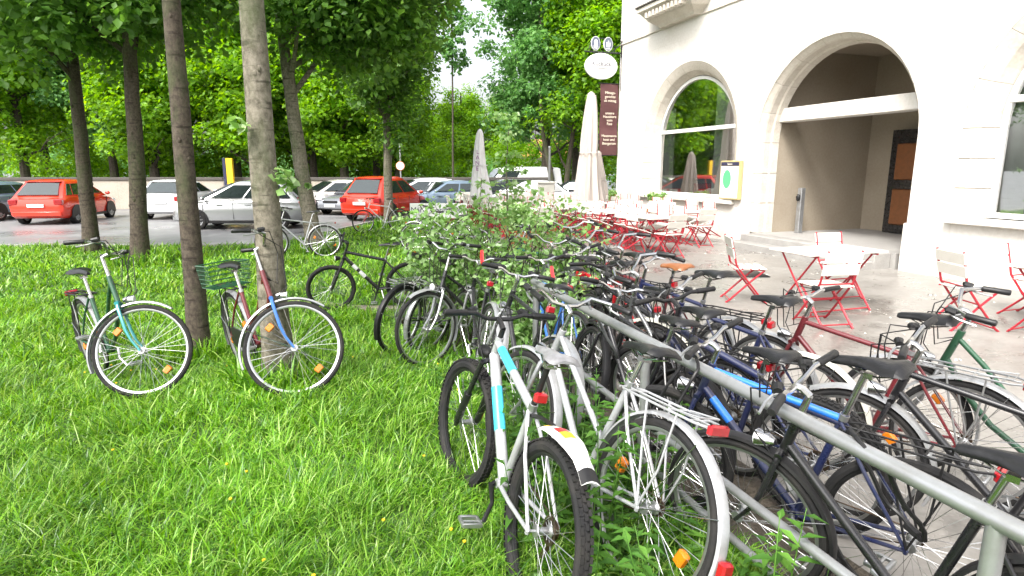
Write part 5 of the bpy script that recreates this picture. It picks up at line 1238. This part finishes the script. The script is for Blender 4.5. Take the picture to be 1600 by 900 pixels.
    for s_, (a, b, c, d) in ((-1, (b3[0], b3[1], t3[1], t3[0])), (1, (b3[3], b3[2], t3[2], t3[3]))):
        spans = ((.07, .2), (.23, .55), (.58, .9)) if kind == 'hatch' else ((.12, .48), (.52, .9)) if kind == 'saloon' else ((.68, .92),)
        for u0, u1 in spans: panel('side_window', a, b, c, d, u0, u1, .14, .86, (0, s_ * .97, .2), off=.012)
        MB().ellipsoid((xb1 - .28, s_ * (w + .07), belt + .06), (.07, .09, .065), 10, 6).build('mirror', pm_, root)
        for xx in (-.05 - h2 * .15, h2 * .25): MB().bevbox(xx - .09, xx + .09, s_ * (w + .004) - .012, s_ * (w + .004) + .012, belt - .17, belt - .135, .005).build('door_handle', pm_, root)
        for xx in (-h2 * .38, h2 * .05, h2 * .5): MB().box(xx - .004, xx + .004, s_ * w * .985 - .012, s_ * w * .985 + .012, .32, belt - .06).build('door_gap', M['black'], root, smooth=False)
        MB().bevbox(-h2 + .9, h2 - .9, s_ * w * .98 - .02, s_ * w * .98 + .016, .2, .3, .01).build('side_skirt', M['black'], root)
        MB().bevbox(-h2 - .012, -h2 + .3, s_ * w * .78 - .14, s_ * w * .78 + .15, belt - .25, belt - .04, .03).build('tail_light', M['redglass'], root)
        MB().bevbox(h2 - .5, h2 - .06, s_ * w * .70 - .17, s_ * w * .70 + .15, belt - .32, belt - .18, .03).build('headlight', M['clear'], root)
        for wx in (-h2 + .78, h2 - .82):
            MB().ring(.335, [(.03, -.03), (.03, .012), (-.3, .012), (-.3, -.03)], 26, R(-14), R(194)).build('wheel_arch', M['black'], root, xf=Matrix.Translation((wx, s_ * (w - .0), .31)))  # black half disc on the body side, painted darkness for an uncut wheel well
            wl_ = empty('wheel', (wx, s_ * (w - .075), .32), parent=root); c_ = car_wheel(); obj('tyre', c_['t'], wl_); obj('rim', c_['r'], wl_); obj('brake_disc', c_['h'], wl_)
    MB().bevbox(-h2 - .03, -h2 + .1, -w * .86, w * .86, .3, .48, .03).build('rear_bumper', pm_, root)
    MB().bevbox(h2 - .1, h2 + .03, -w * .72, w * .72, .28, .46, .03).build('front_bumper', pm_, root)
    MB().bevbox(-h2 - .045, -h2 - .02, -.26, .26, .62, .73, .004).build('number_plate', M['sticker'], root)
    MB().bevbox(h2 + .031, h2 + .045, -.26, .26, .36, .47, .004).build('number_plate', M['sticker'], root)
    MB().bevbox(h2 - .04, h2 + .02, -w * .4, w * .4, .52, .62, .01).build('grille', M['black'], root)
    if kind == 'hatch': MB().bevbox(xt0 - .1, xt0 + .12, -wt * .9, wt * .9, H - .075, H - .045, .01).build('spoiler', pm_, root)
    return root
car('bright red hatchback seen from behind, parked past the thin maple', -4.95, 24.5, 72, 'red', 4.2, 1.8, 1.64)
car('silver hatchback parked side-on behind the pale trunk', -8.95, 20.6, 184, 'silver', 4.2, 1.78, 1.56)
car('pale saloon facing us beyond the dark leaning maple', -7.9, 27.2, 215, 'beige', 4.3, 1.75, 1.45, 'saloon')
car('dark grey car squeezed in between the pale saloon and the red car', -6.9, 27.4, 250, 'grey', 4.0, 1.72, 1.55)
car('silver-blue saloon behind the white lettered board', -2.9, 27.0, 205, 'blue', 4.4, 1.75, 1.42, 'saloon')
car('white saloon in front of the boundary wall beside the red car roof', -4.3, 28.0, 200, 'white', 4.2, 1.72, 1.5, 'hatch')
car('dark car behind the closed white parasol', -.6, 27.2, 200, 'dark', 4.2, 1.74, 1.45)
car('white van at the end of the terrace', .15, 31.0, 196, 'white', 4.6, 1.85, 2.0, 'van', cat='van')
car('white car with open view of its side, in front of the van', .55, 26.7, 175, 'white', 4.1, 1.72, 1.42)
car('dark red car half hidden behind the tall beige parasol', 2.9, 28.3, 160, 'dark', 4.2, 1.74, 1.45, 'saloon')
car('second red car standing far out beyond the lawn edge', -16.8, 23.2, 100, 'red', 4.2, 1.8, 1.55)
car('white hatchback parked beside the second red car', -13.6, 25.4, 95, 'white', 4.2, 1.76, 1.5)
car('blue-grey saloon at the outer end of the parked row', -20.2, 24.4, 92, 'blue', 4.4, 1.76, 1.45, 'saloon')

# more of the tangle round the rail
bicycle('black bike jammed against the rail beside the silver trekking bike', (.86, 3.0), 112, 9, -12, 'city', 'blackpaint', None, 'black', bars='flat', z=TER_Z, crank=1.1, refl=False, rack='black', seat_h=.1, rimm='black')
bicycle('dark grey bike between rail and the navy bike with cream fender', (1.28, 3.3), 118, -5, 20, 'step', 'greysteel', 'black', 'black', bars='city', z=TER_Z, crank=2.3, refl=False, rack='black', stem_h=.16)
bicycle('black mountain bike wedged behind the second navy bike', (1.22, 4.05), 119, -5, -16, 'mtb', 'blackpaint', None, None, Rw=.33, tw=.05, knobs=True, bars='flat', susp=True, z=TER_Z, crank=.4, refl=False, rimm='black', skind='slim', decal=[(.2, .34, 'white', 'down'), (.38, .5, 'redpaint', 'down')])
bicycle('red-framed bike deep in the tangle past the end of the rail', (1.05, 4.75), 116, -5, 12, 'city', 'redpaint', 'black', None, bars='flat', z=TER_Z, crank=1.9, refl=False, stem_h=.1)
bicycle('black bike with silver handlebar at the far end of the tangle', (1.3, 5.3), 126, -5, 6, 'city', 'blackpaint', 'silver', 'silver', bars='city', z=TER_Z, crank=2.8, refl=False, rack='black', stem_h=.18)
bicycle('grey bike lying closest to the smaller bush', (.62, 5.1), 116, 8, -10, 'mixte', 'greysteel', 'silver', 'black', bars='city', z=TER_Z, crank=.6, refl=False, stem_h=.15)
bicycle('light blue barred bike leaning into the smaller bush', (.42, 4.35), 108, 8, 14, 'city', 'bluefork', 'black', None, bars='flat', crank=2.2, refl=False, skind='slim', stem_h=.12)
bicycle('dark bike on the lawn side just before the bush', (-.25, 4.55), 104, 10, 10, 'city', 'blackpaint', 'silver', 'silver', bars='flat', crank=1.3, refl=False, tw=.034, stem_h=.1)
bicycle('old grey bike end-on next to the dark narrow bike', (-.88, 5.95), 58, 9, 8, 'step', 'greysteel', 'silver', 'silver', bars='city', crank=1.0, refl=False, rack='alu', lights=False, stem_h=.15)
bicycle('black trekking bike under the rail closest to us on the paving', (1.62, 1.45), 126, -6, 8, 'city', 'blackpaint', None, 'black', bars='flat', z=TER_Z, crank=.2, refl=False, rack='black', rimm='alu', seat_h=.12)

# young shoots on the two nearer trunks
for tr, spots in ((next(o for o in bpy.data.objects if o.get('label', '').startswith('pale grey slender')), ((.13, -.05, 1.55), (.15, .02, 1.48), (-.1, -.1, 1.9))),
                  (next(o for o in bpy.data.objects if o.get('label', '').startswith('dark leaning maple')), ((-.45, -.2, 1.75), (-.38, -.22, 1.62), (.02, -.3, 1.5)))):
    for k, p_ in enumerate(spots):
        obj('leaf_shoot', leaf_cloud('leaf_shoot', np.array([p_]), np.array([.09 if k < 2 else .06]), 16, .075 if tr.location.y < 8 else .12, M['bush_leaf'], 90 + k), tr)
yb = tag(empty('notice_stand', (-13.2, 29.0, ROAD_Z)), 'yellow notice stand with dark blue edge against the boundary wall', 'sign')
MB().bevbox(-.15, .15, -.08, .08, 1.0, 2.4, .01).build('panel', M['yellow'], yb); MB().bevbox(-.3, -.155, -.09, .09, .9, 2.42, .01).build('edge', M['navy'], yb)
for sx in (-.22, .08): MB().tube([(sx, 0, 0), (sx, 0, 1.0)], .03, 6).build('post', M['steel'], yb)

# cable locks looped round frames and rail
for k, (y, dx, mm, lab) in enumerate(((2.55, -.1, 'black', 'black cable lock looped round the rail by the silver trekking bike'), (3.6, .1, 'greysteel', 'grey cable lock looped round the rail past the trekking bike'), (1.75, .12, 'black', 'black cable lock hanging on the rail by the blue-tubed bike'))):
    pts = []
    for i in range(25):
        a = 2 * math.pi * i / 24; pts.append((dx * (1 - math.cos(a)) * .9, .11 * math.sin(a) + .02 * math.sin(3 * a), .835 - .16 * (1 - math.cos(a)) + .01 * math.sin(5 * a)))
    r_ = tag(empty('cable_lock', (float(rail_x(y)), y, 0)), lab, 'lock', 'cable locks on the rail')
    MB().tube(pts, .0075, 7, False).build('cable', M[mm], r_)
    MB().tube([(pts[12][0], pts[12][1] - .03, pts[12][2]), (pts[12][0], pts[12][1] + .03, pts[12][2])], .014, 8).build('lock_cylinder', M['black'], r_)
